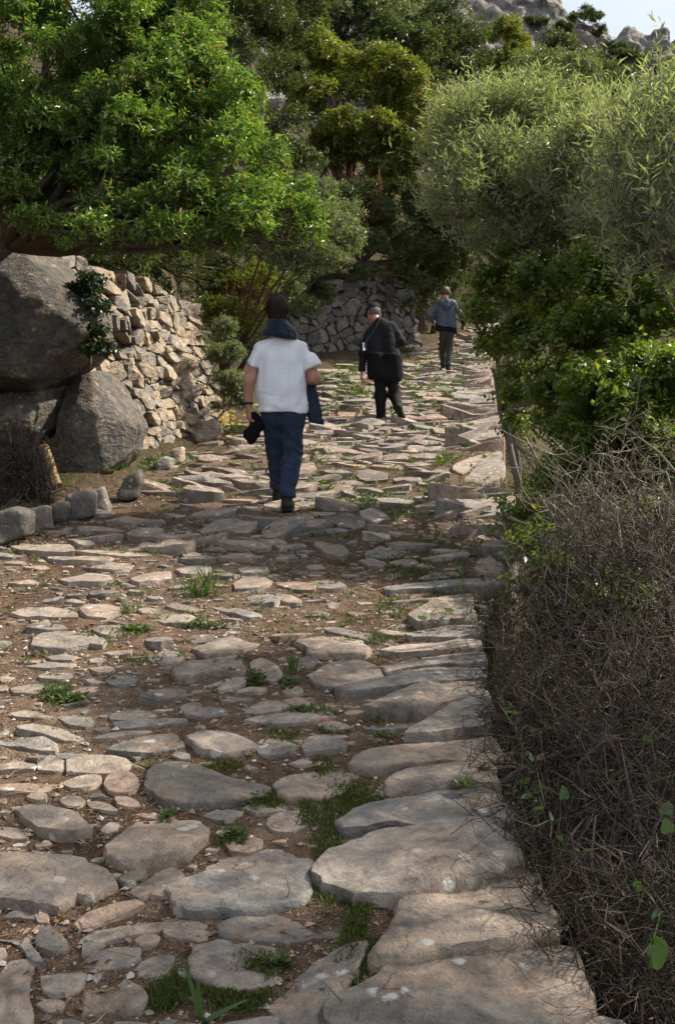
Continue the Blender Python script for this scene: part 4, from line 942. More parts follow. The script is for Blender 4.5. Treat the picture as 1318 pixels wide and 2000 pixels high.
# ivy between boulder and wall
plant('ivy', 'dark ivy hanging between the huge boulder and the sunlit wall', 'ivy', tuple(at(170, 720, 10.2)), lobes_px([(165, 580, 10.2, .14), (180, 620, 10.1, .14), (185, 690, 10.0, .13), (200, 660, 10.1, .12), (175, 560, 10.2, .12)]), 26, (.06, .12), 420, 7, .09, .04, .034, 'ivy', 101, trunk_r=.012, nl=6)
# yellow flowers
c = on_path(452, 848); rt = thing('yellow_flower', 'clump of yellow daisies beside the fine-leaved shrub', 'flower', tuple(c)); r = np.random.default_rng(102); m = 26
h0 = c+np.concatenate([r.normal(size=(m, 2))*np.array([.10, .06]), np.zeros((m, 1))], 1); h1 = h0+np.concatenate([r.normal(size=(m, 2))*.05, .10+.2*r.random((m, 1))], 1); v, f, _ = twigs(h0, h1, .002, .0015, .05, r); part('stems', v, f, M['grass'], rt)['kind'] = 'stuff'
k = np.arange(9)*2*np.pi/9; dd = np.stack([np.cos(k), np.sin(k), .35+0*k], -1)+np.array([.1, -.6, .1]); v, f = leaves(np.zeros((9, 3)), dd, np.tile([[.1, -1, .6]], (9, 1)), .030, .014, .05, .0); fme = raw_mesh('flower', v, f, M['yellow'], False)
for q in h1: link('flower', fme, rt, q-np.array(rt.location)).rotation_euler = (r.normal()*.4, r.normal()*.4, r.random()*6)
b = c+np.concatenate([r.normal(size=(120, 2))*np.array([.12, .07]), .02+.1*r.random((120, 1))], 1); v, f = leaves(b, r.normal(size=b.shape)+np.array([0, 0, .6]), r.normal(size=b.shape)+np.array([0, 0, 1]), .05, .02); part('leaf_clump', v, f, M['weed'], rt, False)['kind'] = 'stuff'
# dry grass clump on the slope
c = at(868, 262, 30); rt = thing('dry_grass', 'russet dry grass clump between the strawberry tree and the olive', 'grass', tuple(c)); m = 2200; b = c+np.stack([r.normal(size=m)*.55, r.normal(size=m)*.4, r.normal(size=m)*.25], 1); v, f4, f3 = blades(b, b+nrm(r.normal(size=(m, 3))*.35+np.array([0, 0, 1.]))*(.5+.7*r.random((m, 1))), .022, r, .3); part('blades', v, [f4, f3], M['drygrass'], rt, False)
# split log leaning by the dead twigs
lg = np.array([at(85, 872, 9.3), at(95, 900, 9.25), at(104, 930, 9.2), at(112, 950, 9.15)]); v, f, cpt = tube(lg, [.045, .05, .048, .05], 7); tag(link('log', raw_mesh('log', v-lg[-1], [f, cpt], M['wood'], False), None, lg[-1]), 'short yellowish split log leaning beside the dead twigs', 'log')

# --- the large feathery olive right of the path and its nearer neighbour
plant('olive_tree', 'large feathery wild olive with silvery leaves leaning over the path', 'tree', G(3.3, 10.6), lobes_px([(950, 300, 9.3, .5), (920, 210, 9.5, .2), (1000, 240, 9.5, .3), (1050, 290, 9.5, .5), (1110, 240, 9.5, .25), (900, 400, 9.0, .38), (980, 400, 9.0, .6), (1080, 380, 9.0, .65), (1170, 320, 9.3, .6), (1160, 430, 8.8, .6), (1000, 480, 8.9, .35), (870, 440, 9.2, .25), (1100, 470, 8.8, .35), (930, 230, 9.4, .25), (1250, 300, 8.6, .5), (1330, 260, 8.4, .5), (1260, 420, 8.2, .5), (1340, 400, 8, .5), (1200, 450, 8.3, .3), (1320, 470, 7.8, .35), (910, 340, 9.2, .3)]),
      260, (.08, .34), 9000, 11, .28, .058, .0105, 'olive', 61, 'greybark', .05, 60, spread=.48, up=.9, shell=.9, fuzz=.3, fork=at(1110, 600, 9.6))
plant('olive_tree', 'nearer olive at the frame edge with long pale shoots', 'tree', G(3.3, 6.4), lobes_px([(1290, 290, 5.6, .30), (1340, 350, 5.5, .4), (1270, 420, 5.4, .3), (1320, 520, 5.3, .35), (1240, 480, 5.5, .22), (1420, 430, 5.3, .4), (1390, 290, 5.6, .4)]),
      110, (.10, .34), 900, 11, .30, .058, .0115, 'olive', 63, 'greybark', .035, 40, spread=.48, up=1.2, shell=.95, fuzz=.4)
plant('buckthorn_bush', 'glossy round-leaved buckthorn with a slender bent stem at the path edge', 'bush', tuple(on_path(1012, 955)-np.array([0, 0, .25])), lobes_px([(985, 600, 9.0, .28), (955, 560, 9.2, .16), (1020, 560, 8.8, .36), (1010, 660, 8.6, .36), (1090, 600, 8.2, .42), (1060, 730, 8.1, .36), (1140, 690, 7.8, .42), (1010, 770, 8.4, .22), (1180, 580, 7.9, .42), (1230, 670, 7.6, .42), (1090, 820, 7.9, .34), (1180, 790, 7.5, .36), (1300, 560, 7.6, .4), (1270, 760, 7.1, .36), (1060, 900, 7.4, .28), (1150, 880, 7.0, .34), (1260, 860, 6.8, .38), (1320, 760, 6.8, .38), (1040, 960, 7.2, .18), (1110, 980, 6.9, .26), (1220, 960, 6.6, .32), (1010, 840, 8.8, .12), (1070, 500, 8.8, .25), (1290, 640, 8, .4), (985, 690, 9, .12)]),
      170, (.10, .22), 6800, 8, .12, .038, .027, 'buckthorn', 65, 'greybark', .020, 50, spread=.68, up=.5, shell=.7, fold=.12, fork=at(985, 800, 9.4))
# the slender bent stem beside the path
root = bpy.data.objects['buckthorn_bush']; mb = MB()
st = np.array([at(1014, 955, 9.35), at(1000, 900, 9.35), at(990, 850, 9.35), at(977, 805, 9.35), at(972, 770, 9.4), at(968, 740, 9.4), at(962, 720, 9.4)]); v, f, c = tube(st, np.linspace(.034, .018, 7), 7); mb.add(v, f, c)
st = np.array([at(977, 805, 9.35), at(979, 770, 9.3), at(977, 735, 9.3), at(972, 705, 9.25), at(955, 690, 9.2), at(945, 665, 9.2), at(930, 630, 9.2)]); v, f, c = tube(st, np.linspace(.026, .007, 7), 6); mb.add(v, f, c)
st = np.array([at(972, 705, 9.25), at(985, 665, 9.1), at(1010, 620, 9.0), at(1035, 560, 8.9)]); v, f, c = tube(st, np.linspace(.016, .006, 4), 6); mb.add(v, f, c)
mb.build('stem', M['greybark'], root)

plant('evergreen_oak', 'dark tree added behind the large feathery olive to shade the far wall', 'tree', G(6.2, 28.5), [[5.0, 27.0, 8.0, 1.2], [3.6, 26.4, 7.5, 1.1], [4.2, 25.6, 8.9, 1.2], [5.2, 26.3, 9.2, 1.1], [3.2, 27.3, 6.5, .9], [4.4, 26.8, 6.4, .9]], 60, (.35, .65), 2200, 9, .2, .12, .055, 'oak', 66, trunk_r=.1)  # added tree, mostly hidden; crown placed to throw shade on the far wall
# --- bare thorny brush filling the slope right of the path
def brush(name, label, cat, boxes, nstem, nside, mat, seed, Lside=.22, r0=.0042, base_z=None, up=.5):
    """boxes: (x,y,z,r) volumes filled with arching bare stems and side twigs"""
    r = np.random.default_rng(seed); m = np.array(boxes, float); cen = m[:, :3].mean(0)
    base = np.array([cen[0], cen[1], float(ground_z(cen[0], cen[1]))-.05]); root = thing(name, label, cat, tuple(base))
    k = r.choice(len(m), nstem, p=m[:, 3]**2/(m[:, 3]**2).sum())
    tip = m[k, :3]+nrm(r.normal(size=(nstem, 3)))*m[k, 3:4]*(.5+.55*r.random((nstem, 1)))
    foot = m[k, :3]+r.normal(size=(nstem, 3))*m[k, 3:4]*.5; foot[:, 2] = np.minimum(ground_z(foot[:, 0], foot[:, 1])-.02, m[k, 2]-m[k, 3]*.3)
    foot[:, 2] = np.maximum(foot[:, 2], m[k, 2]-m[k, 3]*1.6)
    mb = MB(); v, f, c = twigs(foot, tip, r0*(1.2+1.6*r.random(nstem)**3), r0*.5, .10, r, 6, 4); mb.add(v, f)
    # side twigs
    j = r.integers(2, 7, (nstem, nside)); s0 = c[np.arange(nstem)[:, None], j].reshape(-1, 3); sd = np.repeat(nrm(tip-foot), nside, 0)
    d = nrm(sd*.35+r.normal(size=s0.shape)*.75+np.array([0, 0, up*.4])); L = Lside*(.4+.9*r.random((len(s0), 1)))
    v, f, c2 = twigs(s0, s0+d*L, r0*.62, r0*.3, .09, r, 3, 3); mb.add(v, f)
    s1 = np.concatenate([c2[:, 1], c2[:, 2], c2[:, 3]]); d1 = nrm(np.tile(d, (3, 1))*.5+r.normal(size=s1.shape)*.8)
    v, f, _ = twigs(s1, s1+d1*Lside*(.15+.4*r.random((len(s1), 1))), r0*.42, r0*.2, .08, r, 1, 3); mb.add(v, f)
    for q_ in range(9):      # a few thick forking stems
        i_ = int(r.integers(nstem)); limbs(mb, foot[i_], [tip[i_], tip[int(r.integers(nstem))]*.5+tip[i_]*.5], r0*(2.0+1.6*r.random()), int(r.integers(1e6)), 5, 0, r0*.6, .14)
    mb.build('stems', M[mat], root)
    kk = r.choice(len(s1), 260); v, f = leaves(s1[kk], r.normal(size=(260, 3)), r.normal(size=(260, 3)), .016*(1+.5*r.random(260)), .009, .3, .2); part('dead_leaves', v, f, M['litter'], root, False)['kind'] = 'stuff'
    return root
def zb(px, py, dep, r): return list(at(px, py, dep))+[r]
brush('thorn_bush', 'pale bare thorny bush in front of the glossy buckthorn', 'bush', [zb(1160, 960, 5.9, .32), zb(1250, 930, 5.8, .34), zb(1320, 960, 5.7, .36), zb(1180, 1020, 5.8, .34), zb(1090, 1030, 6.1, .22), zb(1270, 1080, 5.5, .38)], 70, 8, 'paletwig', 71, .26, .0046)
plant('dark_bush', 'dark leafy bush low behind the pale thorny bush', 'bush', G(2.6, 7.6), lobes_px([(1035, 1090, 6.2, .14), (1025, 1150, 5.7, .12), (1080, 1170, 5.4, .16), (1160, 1200, 5.1, .2), (1080, 960, 7.2, .3), (1160, 980, 7.0, .36), (1260, 960, 6.8, .45), (1180, 850, 7.2, .35), (1270, 800, 7, .45), (1330, 880, 6.8, .45), (1060, 1060, 6.8, .26), (1140, 1100, 6.5, .34), (1250, 1120, 6.3, .4), (1330, 1050, 6.3, .4)]), 70, (.1, .22), 2800, 8, .12, .04, .024, 'buckthorn', 72, trunk_r=.02)
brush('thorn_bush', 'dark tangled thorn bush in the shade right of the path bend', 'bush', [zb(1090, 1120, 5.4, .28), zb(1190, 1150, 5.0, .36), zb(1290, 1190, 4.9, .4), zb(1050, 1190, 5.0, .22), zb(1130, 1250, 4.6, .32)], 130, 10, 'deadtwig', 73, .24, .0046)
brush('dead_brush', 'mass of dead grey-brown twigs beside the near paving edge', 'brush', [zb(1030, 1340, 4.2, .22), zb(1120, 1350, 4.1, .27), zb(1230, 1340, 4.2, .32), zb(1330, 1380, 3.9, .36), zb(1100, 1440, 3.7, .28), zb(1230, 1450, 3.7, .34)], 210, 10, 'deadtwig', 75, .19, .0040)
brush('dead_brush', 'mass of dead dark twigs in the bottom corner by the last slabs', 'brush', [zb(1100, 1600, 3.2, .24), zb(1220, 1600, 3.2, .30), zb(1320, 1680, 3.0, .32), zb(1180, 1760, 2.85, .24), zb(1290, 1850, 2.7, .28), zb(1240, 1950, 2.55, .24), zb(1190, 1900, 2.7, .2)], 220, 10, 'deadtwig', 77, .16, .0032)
brush('dead_brush', 'heap of dead grey twigs at the foot of the layered rock ledge', 'brush', [zb(20, 920, 8.9, .28), zb(70, 930, 8.8, .22), zb(0, 980, 8.6, .22), zb(50, 880, 9.0, .2)], 130, 9, 'deadtwig', 79, .2, .0042)

# --- unseen olive added right of the frame, crown shaped to shade path and brush
plant('olive_tree', 'unseen olive added beyond the dead brush to shade the near slabs', 'tree', G(4.6, 4.6), [[3.6, 4.9, 4.4, .7], [3.3, 3.5, 4.0, .7], [4.3, 5.7, 5.0, .7], [4.4, 4.3, 5.2, .8], [3.9, 2.6, 4.6, .7], [3.3, 6.4, 4.5, .55], [5.2, 4.6, 4.3, .7], [5.6, 3.6, 4.6, .7], [5.0, 5.6, 4.2, .6], [5.8, 5.0, 5.2, .7], [4.9, 2.8, 4.0, .6]], 110, (.2, .4), 2900, 10, .22, .07, .014, 'olive', 81, 'greybark', .09, 20, spread=.5, up=.6)
# --- climbing vine with heart-shaped leaves in the dead brush
def heart_mesh(name, mat):
    o = np.array([(0, 0), (.28, -.12), (.48, .08), (.46, .38), (.28, .70), (0, 1.0), (-.28, .70), (-.46, .38), (-.48, .08), (-.28, -.12)], float)
    v = np.concatenate([P3(o[:, 0], o[:, 1]-.0, -.35*np.abs(o[:, 0])*0+.22*np.abs(o[:, 0])), np.array([[0, .4, 0.0]])]); k = np.arange(10)
    return raw_mesh(name, v, np.stack([k, (k+1) % 10, np.full(10, 10)], -1), mat, True)
VL = [(1010, 1395, 18), (990, 1380, 14), (1030, 1480, 16), (1055, 1540, 14), (1020, 1530, 16), (1100, 1560, 18), (1060, 1580, 16), (1025, 1560, 14), (1045, 1425, 12), (1075, 1600, 13), (1280, 1430, 16), (1265, 1450, 18), (1300, 1480, 18), (1310, 1530, 22), (1300, 1590, 20), (1305, 1625, 20), (1268, 1872, 34), (1275, 1835, 28), (1240, 1735, 15), (1140, 1662, 11), (1185, 1510, 14), (1090, 1640, 12), (1290, 1780, 18), (1310, 1700, 18), (970, 1365, 10), (1000, 1600, 10)]
VU = [(905, 1150, 12), (930, 1165, 13), (955, 1190, 13), (880, 1195, 13), (822, 1210, 13), (985, 1222, 12), (1012, 1215, 12), (862, 1128, 11), (900, 1120, 11), (840, 1200, 11), (865, 1205, 10), (970, 1175, 11), (1000, 1180, 11), (945, 1130, 10), (920, 1195, 12), (1005, 1085, 11), (1030, 1100, 12), (1040, 1150, 12), (1050, 1060, 12)]
hm = heart_mesh('leaf', M['vine']); r = np.random.default_rng(120)
for rows, lab, nm in ((VL, 'vine with glossy heart-shaped leaves climbing through the dead twigs', 'vine'), (VU, 'grey-green ivy leaves creeping over the edge slabs at the bend', 'ivy')):
    P = []
    for (a_, b_, s_) in rows:
        gp = on_path(a_, b_, .06); dep = gp[1]*.97 if nm == 'ivy' and a_ < 960 else np.interp(b_, [1000, 1200, 1350, 1600, 1900], [6.3, 5.0, 3.95, 2.95, 2.4]); P.append(at(a_, b_, dep))
    P = np.array(P); rt = thing(nm, lab, 'vine', tuple(P.mean(0))); mb = MB()
    for p_, (a_, b_, s_) in zip(P, rows):
        o = link('leaf', hm, rt, p_-P.mean(0)); o.scale = (s_*1.5/FPX*p_[1],)*3; o.rotation_euler = (.6+.6*r.normal(), .5*r.normal(), r.random()*6.28)
    od = np.argsort(P[:, 2])
    for i in range(len(od)-1):
        a_, b_ = P[od[i]], P[od[i+1]]
        if np.linalg.norm(a_-b_) < .22: v, f, c_ = tube(np.stack([a_, (a_+b_)/2+r.normal(size=3)*.03, b_]), .0016, 4); mb.add(v, f, c_)
    for p_ in P: v, f, c_ = tube(np.stack([p_, p_+np.array([.01, .02, -.04]), p_+np.array([.0, .05, -.12])+r.normal(size=3)*.02]), .0014, 4); mb.add(v, f, c_)
    mb.build('stems', M['grass'], rt)['kind'] = 'stuff'
print('plants', time.time()-T0)

# ------------------------------------------------------------------ people
def smin(a, b, k): h = np.clip(.5+.5*(b-a)/k, 0, 1); return b*(1-h)+a*h-k*h*(1-h)
def plane(g, p, n): n = np.array(n, float); n = n/np.linalg.norm(n); return (g-np.array(p))@n
def skin_mat():
    t = NT('skin'); p = t.obj(); n = t.noise(p, 40, 3)
    sh = t.bsdf(t.ramp(n, [(0.3, (0.42, 0.21, 0.145)), (0.7, (0.52, 0.28, 0.20))]), 0.5, 0.35, t.bump(t.noise(p, 300, 2), .15, .002))
    sh.node.inputs['Subsurface Weight'].default_value = 0.15; sh.node.inputs['Subsurface Radius'].default_value = (0.02, 0.008, 0.004)
    return t.done(sh)
def hair_mat(name, a, b):
    t = NT(name); n = t.noise(t.mapping(t.obj(), (90, 90, 14)), 5, 3, 0.7)
    return t.done(t.bsdf(t.ramp(n, [(0.3, a), (0.7, b)]), 0.5, 0.35, t.bump(n, 0.8, 0.006)))
M['skin'] = skin_mat(); M['hair'] = hair_mat('brown hair', (0.010, 0.0065, 0.0045), (0.045, 0.027, 0.017)); M['greyhair'] = hair_mat('grey cropped hair', (0.05, 0.045, 0.04), (0.16, 0.14, 0.125))
M['strand'] = m_twig('hair strand', [(0.0, (0.010, 0.006, 0.004)), (0.7, (0.035, 0.021, 0.013)), (1.0, (0.09, 0.055, 0.032))])
M['brownhair2'] = hair_mat('cropped brown hair', (0.04, 0.026, 0.018), (0.13, 0.09, 0.065))
def shirt_mat():
    t = NT('white cotton'); p = t.obj(); w = t.noise(t.mapping(p, (12, 3, 1.6), (0, RAD(32), 0)), 1.0, 2, 0.4, 0.2)
    lo = t.noise(t.mapping(p, (3.5, 4, 16), (0, RAD(12), 0)), 1.0, 3, 0.5, 0.3)
    return t.done(t.bsdf((0.84, 0.85, 0.89), 0.9, 0.15, t.bump(t.noise(p, 700, 2), .15, .001, t.bump(t.math('ADD', w, t.math('MULTIPLY', lo, 0.2)), 1.0, .05))))
M['shirt'] = shirt_mat()
M['jeans'] = m_cloth('dark blue denim', (0.034, 0.048, 0.088), .45, 700, .6, .9)
M['scarf'] = m_cloth('navy knit', (0.012, 0.018, 0.036), .4, 300, .8, .95, .3)
M['navy'] = m_cloth('navy jacket cloth', (0.02, 0.03, 0.056), .3, 500, .6, .8)
M['black'] = m_cloth('black cloth', (0.012, 0.012, 0.014), .3, 600, .6, .85)
M['black2'] = m_cloth('black wool', (0.007, 0.007, 0.008), .3, 300, .8, .95)
M['slate'] = m_cloth('slate grey softshell', (0.07, 0.08, 0.10), .25, 600, .5, .7)
M['oliveT'] = m_cloth('dark olive trousers', (0.045, 0.046, 0.038), .35, 600, .7, .9)
M['boot'] = m_cloth('brown hiking shoe', (0.03, 0.024, 0.02), .5, 300, .5, .7); M['sole'] = m_plain('rubber sole', (0.018, 0.018, 0.018), .8, .2)
M['blackplastic'] = m_plain('black plastic', (0.015, 0.015, 0.016), .35, .5); M['silver'] = m_plain('silver metal', (0.75, 0.75, 0.76), .25, .5, .8)
M['strap'] = m_cloth('grey strap', (0.06, 0.065, 0.075), .2, 700, .3, .6); M['eye'] = m_plain('eye', (0.75, 0.73, 0.70), .2, .6)

class Fig:
    def __init__(s, lo, hi, h): s.lo, s.hi, s.h = lo, hi, h; s.g = Field(lo, hi, h).grid()
    def F(s, k=60): return Field(s.lo, s.hi, s.h, k)
    def dis(s, D, fn):
        """add a relief fn(points) to D near the surface only"""
        m = np.abs(D) < .035; D = D.copy(); D[m] += fn(s.g[m]); return D
    def put(s, D, name, mat, parent, fn=None):
        if fn is not None: D = s.dis(D, fn)
        V, Fc = surface_nets(D, np.array(s.lo), s.h); return link(name, raw_mesh(name, V, Fc, mat, True, .5), parent)
def head_into(f, c, fwd=(0, 1, 0), up=(0, 0, 1), s=1.0):
    c = np.array(c, float); fw = nrm(np.array(fwd, float)); up = nrm(np.array(up, float)-fw*np.dot(up, fw)); rt = np.cross(fw, up)
    q = lambda x, y, z: c+s*(rt*x+fw*y+up*z)
    f.cone(q(0, -.020, .030), q(0, .035, .025), .090*s, .086*s, (.92, 1, 1.04)); f.cone(q(0, .03, -.01), q(0, .055, -.075), .062*s, .042*s)
    f.cone(q(0, .098, .0), q(0, .113, -.027), .010*s, .014*s); f.cone(q(-.03, .083, .022), q(.03, .083, .022), .013*s, .013*s)
    f.cone(q(-.018, .094, -.055), q(.018, .094, -.055), .010*s, .010*s)
    for e in (-1, 1):
        f.cone(q(e*.091, -.008, -.012), q(e*.084, .002, -.05), .022*s, .013*s, (.6, 1, 1)); f.cone(q(e*.04, .06, -.03), q(e*.055, .03, -.02), .028*s, .03*s)
    return q
def hand_into(f, w, d, n, side, curl=0.9, s=1.0, spread=1.0):
    """w wrist, d hand direction, n palm normal, side: direction of the thumb"""
    w = np.array(w, float); d = nrm(np.array(d, float)); n = nrm(np.array(n, float)-d*np.dot(n, d)); a = np.cross(d, n); a = a*np.sign(np.dot(a, side))
    for i, (off, L, r) in enumerate(((.030, .092, .0092), (.010, .100, .0096), (-.010, .094, .0092), (-.029, .076, .0082))):
        k = w+d*.085*s+a*off*s*spread*.95; f.cone(w+a*off*.6*s, k, .0135*s, .0125*s)
        p = k; cur = 0.0
        for j, fr in enumerate((.45, .31, .24)):
            cur += curl*(.75 if j == 0 else 1.0)*(1+.06*i); v = d*math.cos(cur)+n*math.sin(cur); e = p+v*L*fr*s; f.cone(p, e, r*s*(1-.08*j), r*s*(.92-.08*j)); p = e
    b = w+d*.02*s+a*.028*s; m = b+(d*.032+a*.026+n*.012)*s; f.cone(b, m, .016*s, .0125*s)
    m2 = m+(d*.030+a*.002+n*.016)*s; f.cone(m, m2, .0115*s, .0105*s); f.cone(m2, m2+(d*.020-a*.010+n*.014)*s, .0105*s, .008*s)
def shoe(fig, ankle, heel, toe, root, s=1.0, mat='boot'):
    f = fig.F(90); heel = np.array(heel, float); toe = np.array(toe, float); d = nrm(toe-heel); ball = heel+(toe-heel)*.68
    f.cone(heel+d*.03+[0, 0, .045], ball+[0, 0, .038], .043*s, .044*s); f.cone(ball+[0, 0, .036], toe-d*.04+[0, 0, .032], .044*s, .034*s)
    f.cone(heel+d*.05+[0, 0, .05], np.array(ankle), .045*s, .047*s)
    up = np.array([0, 0, 1.0]); up = nrm(up-d*np.dot(up, d)); D = np.maximum(f.dist(), -plane(fig.g, heel+up*.012, up))
    o = fig.put(D, 'shoe', M[mat], root)
    f2 = fig.F(90); f2.cone(heel+d*.03+up*.02, ball+up*.02, .047*s, .049*s); f2.cone(ball+up*.02, toe-d*.04+up*.02, .049*s, .038*s)
    D2 = np.maximum(f2.dist(), np.maximum(plane(fig.g, heel+up*.020, up), -plane(fig.g, heel-up*.004, up)))
    o2 = fig.put(D2, 'sole', M['sole'], o); return o
def eyes(q, root, s=1.0):
    for e in (-1, 1):
        th, ph = np.meshgrid(np.linspace(0, 2*np.pi, 9)[:-1], np.linspace(.01, np.pi-.01, 6), indexing='xy')
        v = q(e*.030, .079, .005)+.0125*s*np.stack([np.sin(ph)*np.cos(th), np.sin(ph)*np.sin(th), np.cos(ph)], -1).reshape(-1, 3)
        link('eye', raw_mesh('eye', v, grid_faces(8, 6, True), M['eye']), root)
def wr(g, a, sc, seed, octv=2): return a*fbm(g*np.array(sc)+seed, octv, seed)

# ---- walker in the white T-shirt
P1 = on_path(553, 996); root = thing('person', 'person in white T-shirt, jeans and navy scarf walking away up the path', 'person', tuple(P1))
fg = Fig((-.46, -.34, -.06), (.46, .62, 1.80), .0105); g = fg.g
f = fg.F(70); fk = fg.F(170); q = head_into(fk, (-.045, .02, 1.645)); fk.cone((-.045, -.020, 1.64), (-.045, -.012, 1.555), .066, .056); Dh = fk.dist()
f.chain([(-.045, -.0, 1.58), (-.035, -.01, 1.42)], [.058, .058]); f.cone((-.17, 0, 1.315), (.14, 0, 1.32), .035, .035); f.cone((-.05, .02, 1.22), (-.04, .02, .92), .07, .08); f.cone((.04, .02, 1.22), (.04, .02, .92), .07, .08)
f.chain([(-.20, -.01, 1.30), (-.275, -.03, 1.07), (-.285, -.01, .865)], [.050, .047, .031]); f.chain([(.165, .0, 1.285), (.262, -.04, 1.09), (.15, .17, 1.04)], [.042, .047, .033])
f.chain([(-.075, 0, .88), (-.07, .20, .50), (-.06, .33, .14)], [.055, .042, .036]); f.chain([(.075, 0, .88), (.08, .03, .50), (.04, -.1, .12)], [.055, .042, .036])
fh = fg.F(230); hand_into(fh, (-.285, -.005, .845), (.08, .02, -1), (.9, .35, 0), (0, 1, 0), .75); hand_into(fh, (.14, .19, 1.04), (-.6, .8, -.1), (0, 0, -1), (.4, .5, 0), .6)
fg.put(smin(smin(f.dist(), Dh, .03), fh.dist(), .012), 'body', M['skin'], root)
Dha = np.maximum(fg.dis(Dh-.007, lambda g: wr(g, .006, (70, 70, 40), 3)), -np.minimum(plane(g, (-.045, .0, 1.570), (0, -.75, .66)), plane(g, (-.045, .065, 1.6), (0, -.9, .45))))
ear = np.minimum(np.linalg.norm((g-q(.092, 0, -.03))/np.array([1, 1, 1.5]), axis=-1), np.linalg.norm((g-q(-.092, 0, -.03))/np.array([1, 1, 1.5]), axis=-1))-.030
hr = fg.put(np.maximum(Dha, -ear), 'hair', M['hair'], root); eyes(q, root)
hv = np.array([v_.co for v_ in hr.data.vertices]); hn = nrm(hv-q(0, .01, .02)); rh = np.random.default_rng(77); k = rh.choice(len(hv), 3200); d = nrm(hn[k]*.45+np.array([0, -.15, -.8])+rh.normal(size=(3200, 3))*.3); d = np.where(hn[k][:, 2:3] > .6, nrm(hn[k]*.5+np.array([0, .7, 0])+rh.normal(size=(3200, 3))*.4), d)
v, f3_ = leaves(hv[k]+rh.normal(size=(3200, 3))*.004, d, hn[k], .022, .0035, .1, .0); link('hair_strands', raw_mesh('hair_strands', v, f3_, M['strand'], False), hr)['kind'] = 'stuff'
# T-shirt
f = fg.F(60); f.cone((-.085, .0, 1.215), (-.080, .0, .66), .113, .126); f.cone((.062, 0, 1.215), (.080, 0, .66), .113, .134); f.cone((-.03, -.01, 1.405), (-.185, -.01, 1.318), .05, .055); f.cone((-.02, -.01, 1.405), (.16, -.01, 1.325), .05, .055)
f.cone((-.04, .03, 1.05), (.04, .03, .95), .14, .14); f.cone((-.10, .0, 1.29), (.08, .0, 1.295), .085, .085)
Dt = np.maximum(f.dist(), -plane(g, (0, 0, .805), (.03, .05, 1)))
fl = fg.F(90); fl.cone((-.185, -.01, 1.325), (-.29, -.03, 1.10), .060, .072); Dl = np.maximum(fl.dist(), -plane(g, (-.28, -.03, 1.195), (.25, 0, 1)))
fr = fg.F(90); fr.cone((.155, -.01, 1.325), (.30, -.05, 1.06), .058, .088); Dr = np.maximum(fr.dist(), -plane(g, (.22, -.03, 1.165), (-.42, .1, 1)))
D = smin(smin(Dt, Dl, .02), Dr, .02)
def shirt_folds(g):
    al = g[..., 0]*.5+g[..., 2]*.87; ac = g[..., 0]*.87-g[..., 2]*.5
    fold = .021*vnoise(P3(ac*15, g[..., 1]*3, al*2.6), 8)*ss((1.42-g[..., 2])/.12)+.004*vnoise(P3(ac*34, g[..., 1]*5, al*5), 7)
    lo = ss((1.02-g[..., 2])/.2); return fold*(1-.5*lo)+lo*(.015*vnoise(P3(g[..., 0]*4, g[..., 1]*4, g[..., 2]*19-np.abs(g[..., 0])*9), 9)+.004*vnoise(P3(g[..., 0]*9, g[..., 1]*9, g[..., 2]*40+g[..., 0]*8), 6))
shirt = fg.put(D, 't_shirt', M['shirt'], root, shirt_folds)
# trousers
f = fg.F(55); f.chain([(-.078, .0, .90), (-.075, .02, .78), (-.072, .18, .47), (-.058, .33, .13)], [.095, .097, .070, .060]); f.chain([(.078, 0, .90), (.082, 0, .78), (.080, .03, .47), (.035, -.10, .10)], [.097, .100, .076, .062])
D = np.maximum(f.dist(), -np.where(g[..., 1] > .13, plane(g, (-.06, .33, .185), (0, -.35, 1)), plane(g, (.04, -.1, .115), (0, .2, 1))))
D = np.maximum(D, plane(g, (0, 0, .93), (0, 0, 1)))
fn = lambda g: .022*(np.abs(vnoise(P3(g[..., 0]*5, g[..., 1]*5, g[..., 2]*17+g[..., 0]*9), 14))-.4)*ss((.75-g[..., 2])/.15)+wr(g, .005, (14, 14, 24), 15)
tro = fg.put(D, 'trousers', M['jeans'], root, fn)
shoe(fg, (.035, -.09, .13), (.035, -.165, .0), (.055, .105, .005), root); shoe(fg, (-.058, .33, .19), (-.055, .27, .045), (-.075, .53, .075), root)
# scarf: two loose rolls round the neck
f = fg.F(260)
for zz, rx, ry, rr, cx_, dz in ((1.445, .132, .104, .022, -.02, .0), (1.462, .122, .100, .022, -.024, .0), (1.485, .104, .092, .023, -.028, .0), (1.512, .086, .082, .022, -.034, .0), (1.540, .072, .072, .018, -.040, .0), (1.562, .064, .066, .013, -.044, .0)):
    th = np.linspace(0, 2*np.pi, 15); ring = [(cx_+rx*math.cos(a), -.005+ry*math.sin(a), zz-.028*math.sin(a)*-1*.6-.02*math.cos(a)*(1 if zz < 1.45 else 0)) for a in th]; f.chain(ring, [rr]*15)
fg.put(f.dist(), 'scarf', M['scarf'], root, lambda g: .007*(np.abs(vnoise(P3(g[..., 0]*7, g[..., 1]*7, g[..., 2]*38+g[..., 0]*16), 16))-.4)+wr(g, .004, (40, 40, 40), 17))
v, ff, c = tube([(-.287+.036*math.cos(a), -.012+.036*math.sin(a), .882) for a in np.linspace(0, 2*np.pi, 17)], .011, 6)
w_ = link('watch', raw_mesh('watch', np.concatenate([v]), [ff, c], M['blackplastic']), root)
v, ff, c = tube([(-.318, -.03, .882), (-.334, -.045, .882)], .021, 12); link('watch_face', raw_mesh('watch_face', v, [ff, c], M['blackplastic']), w_)
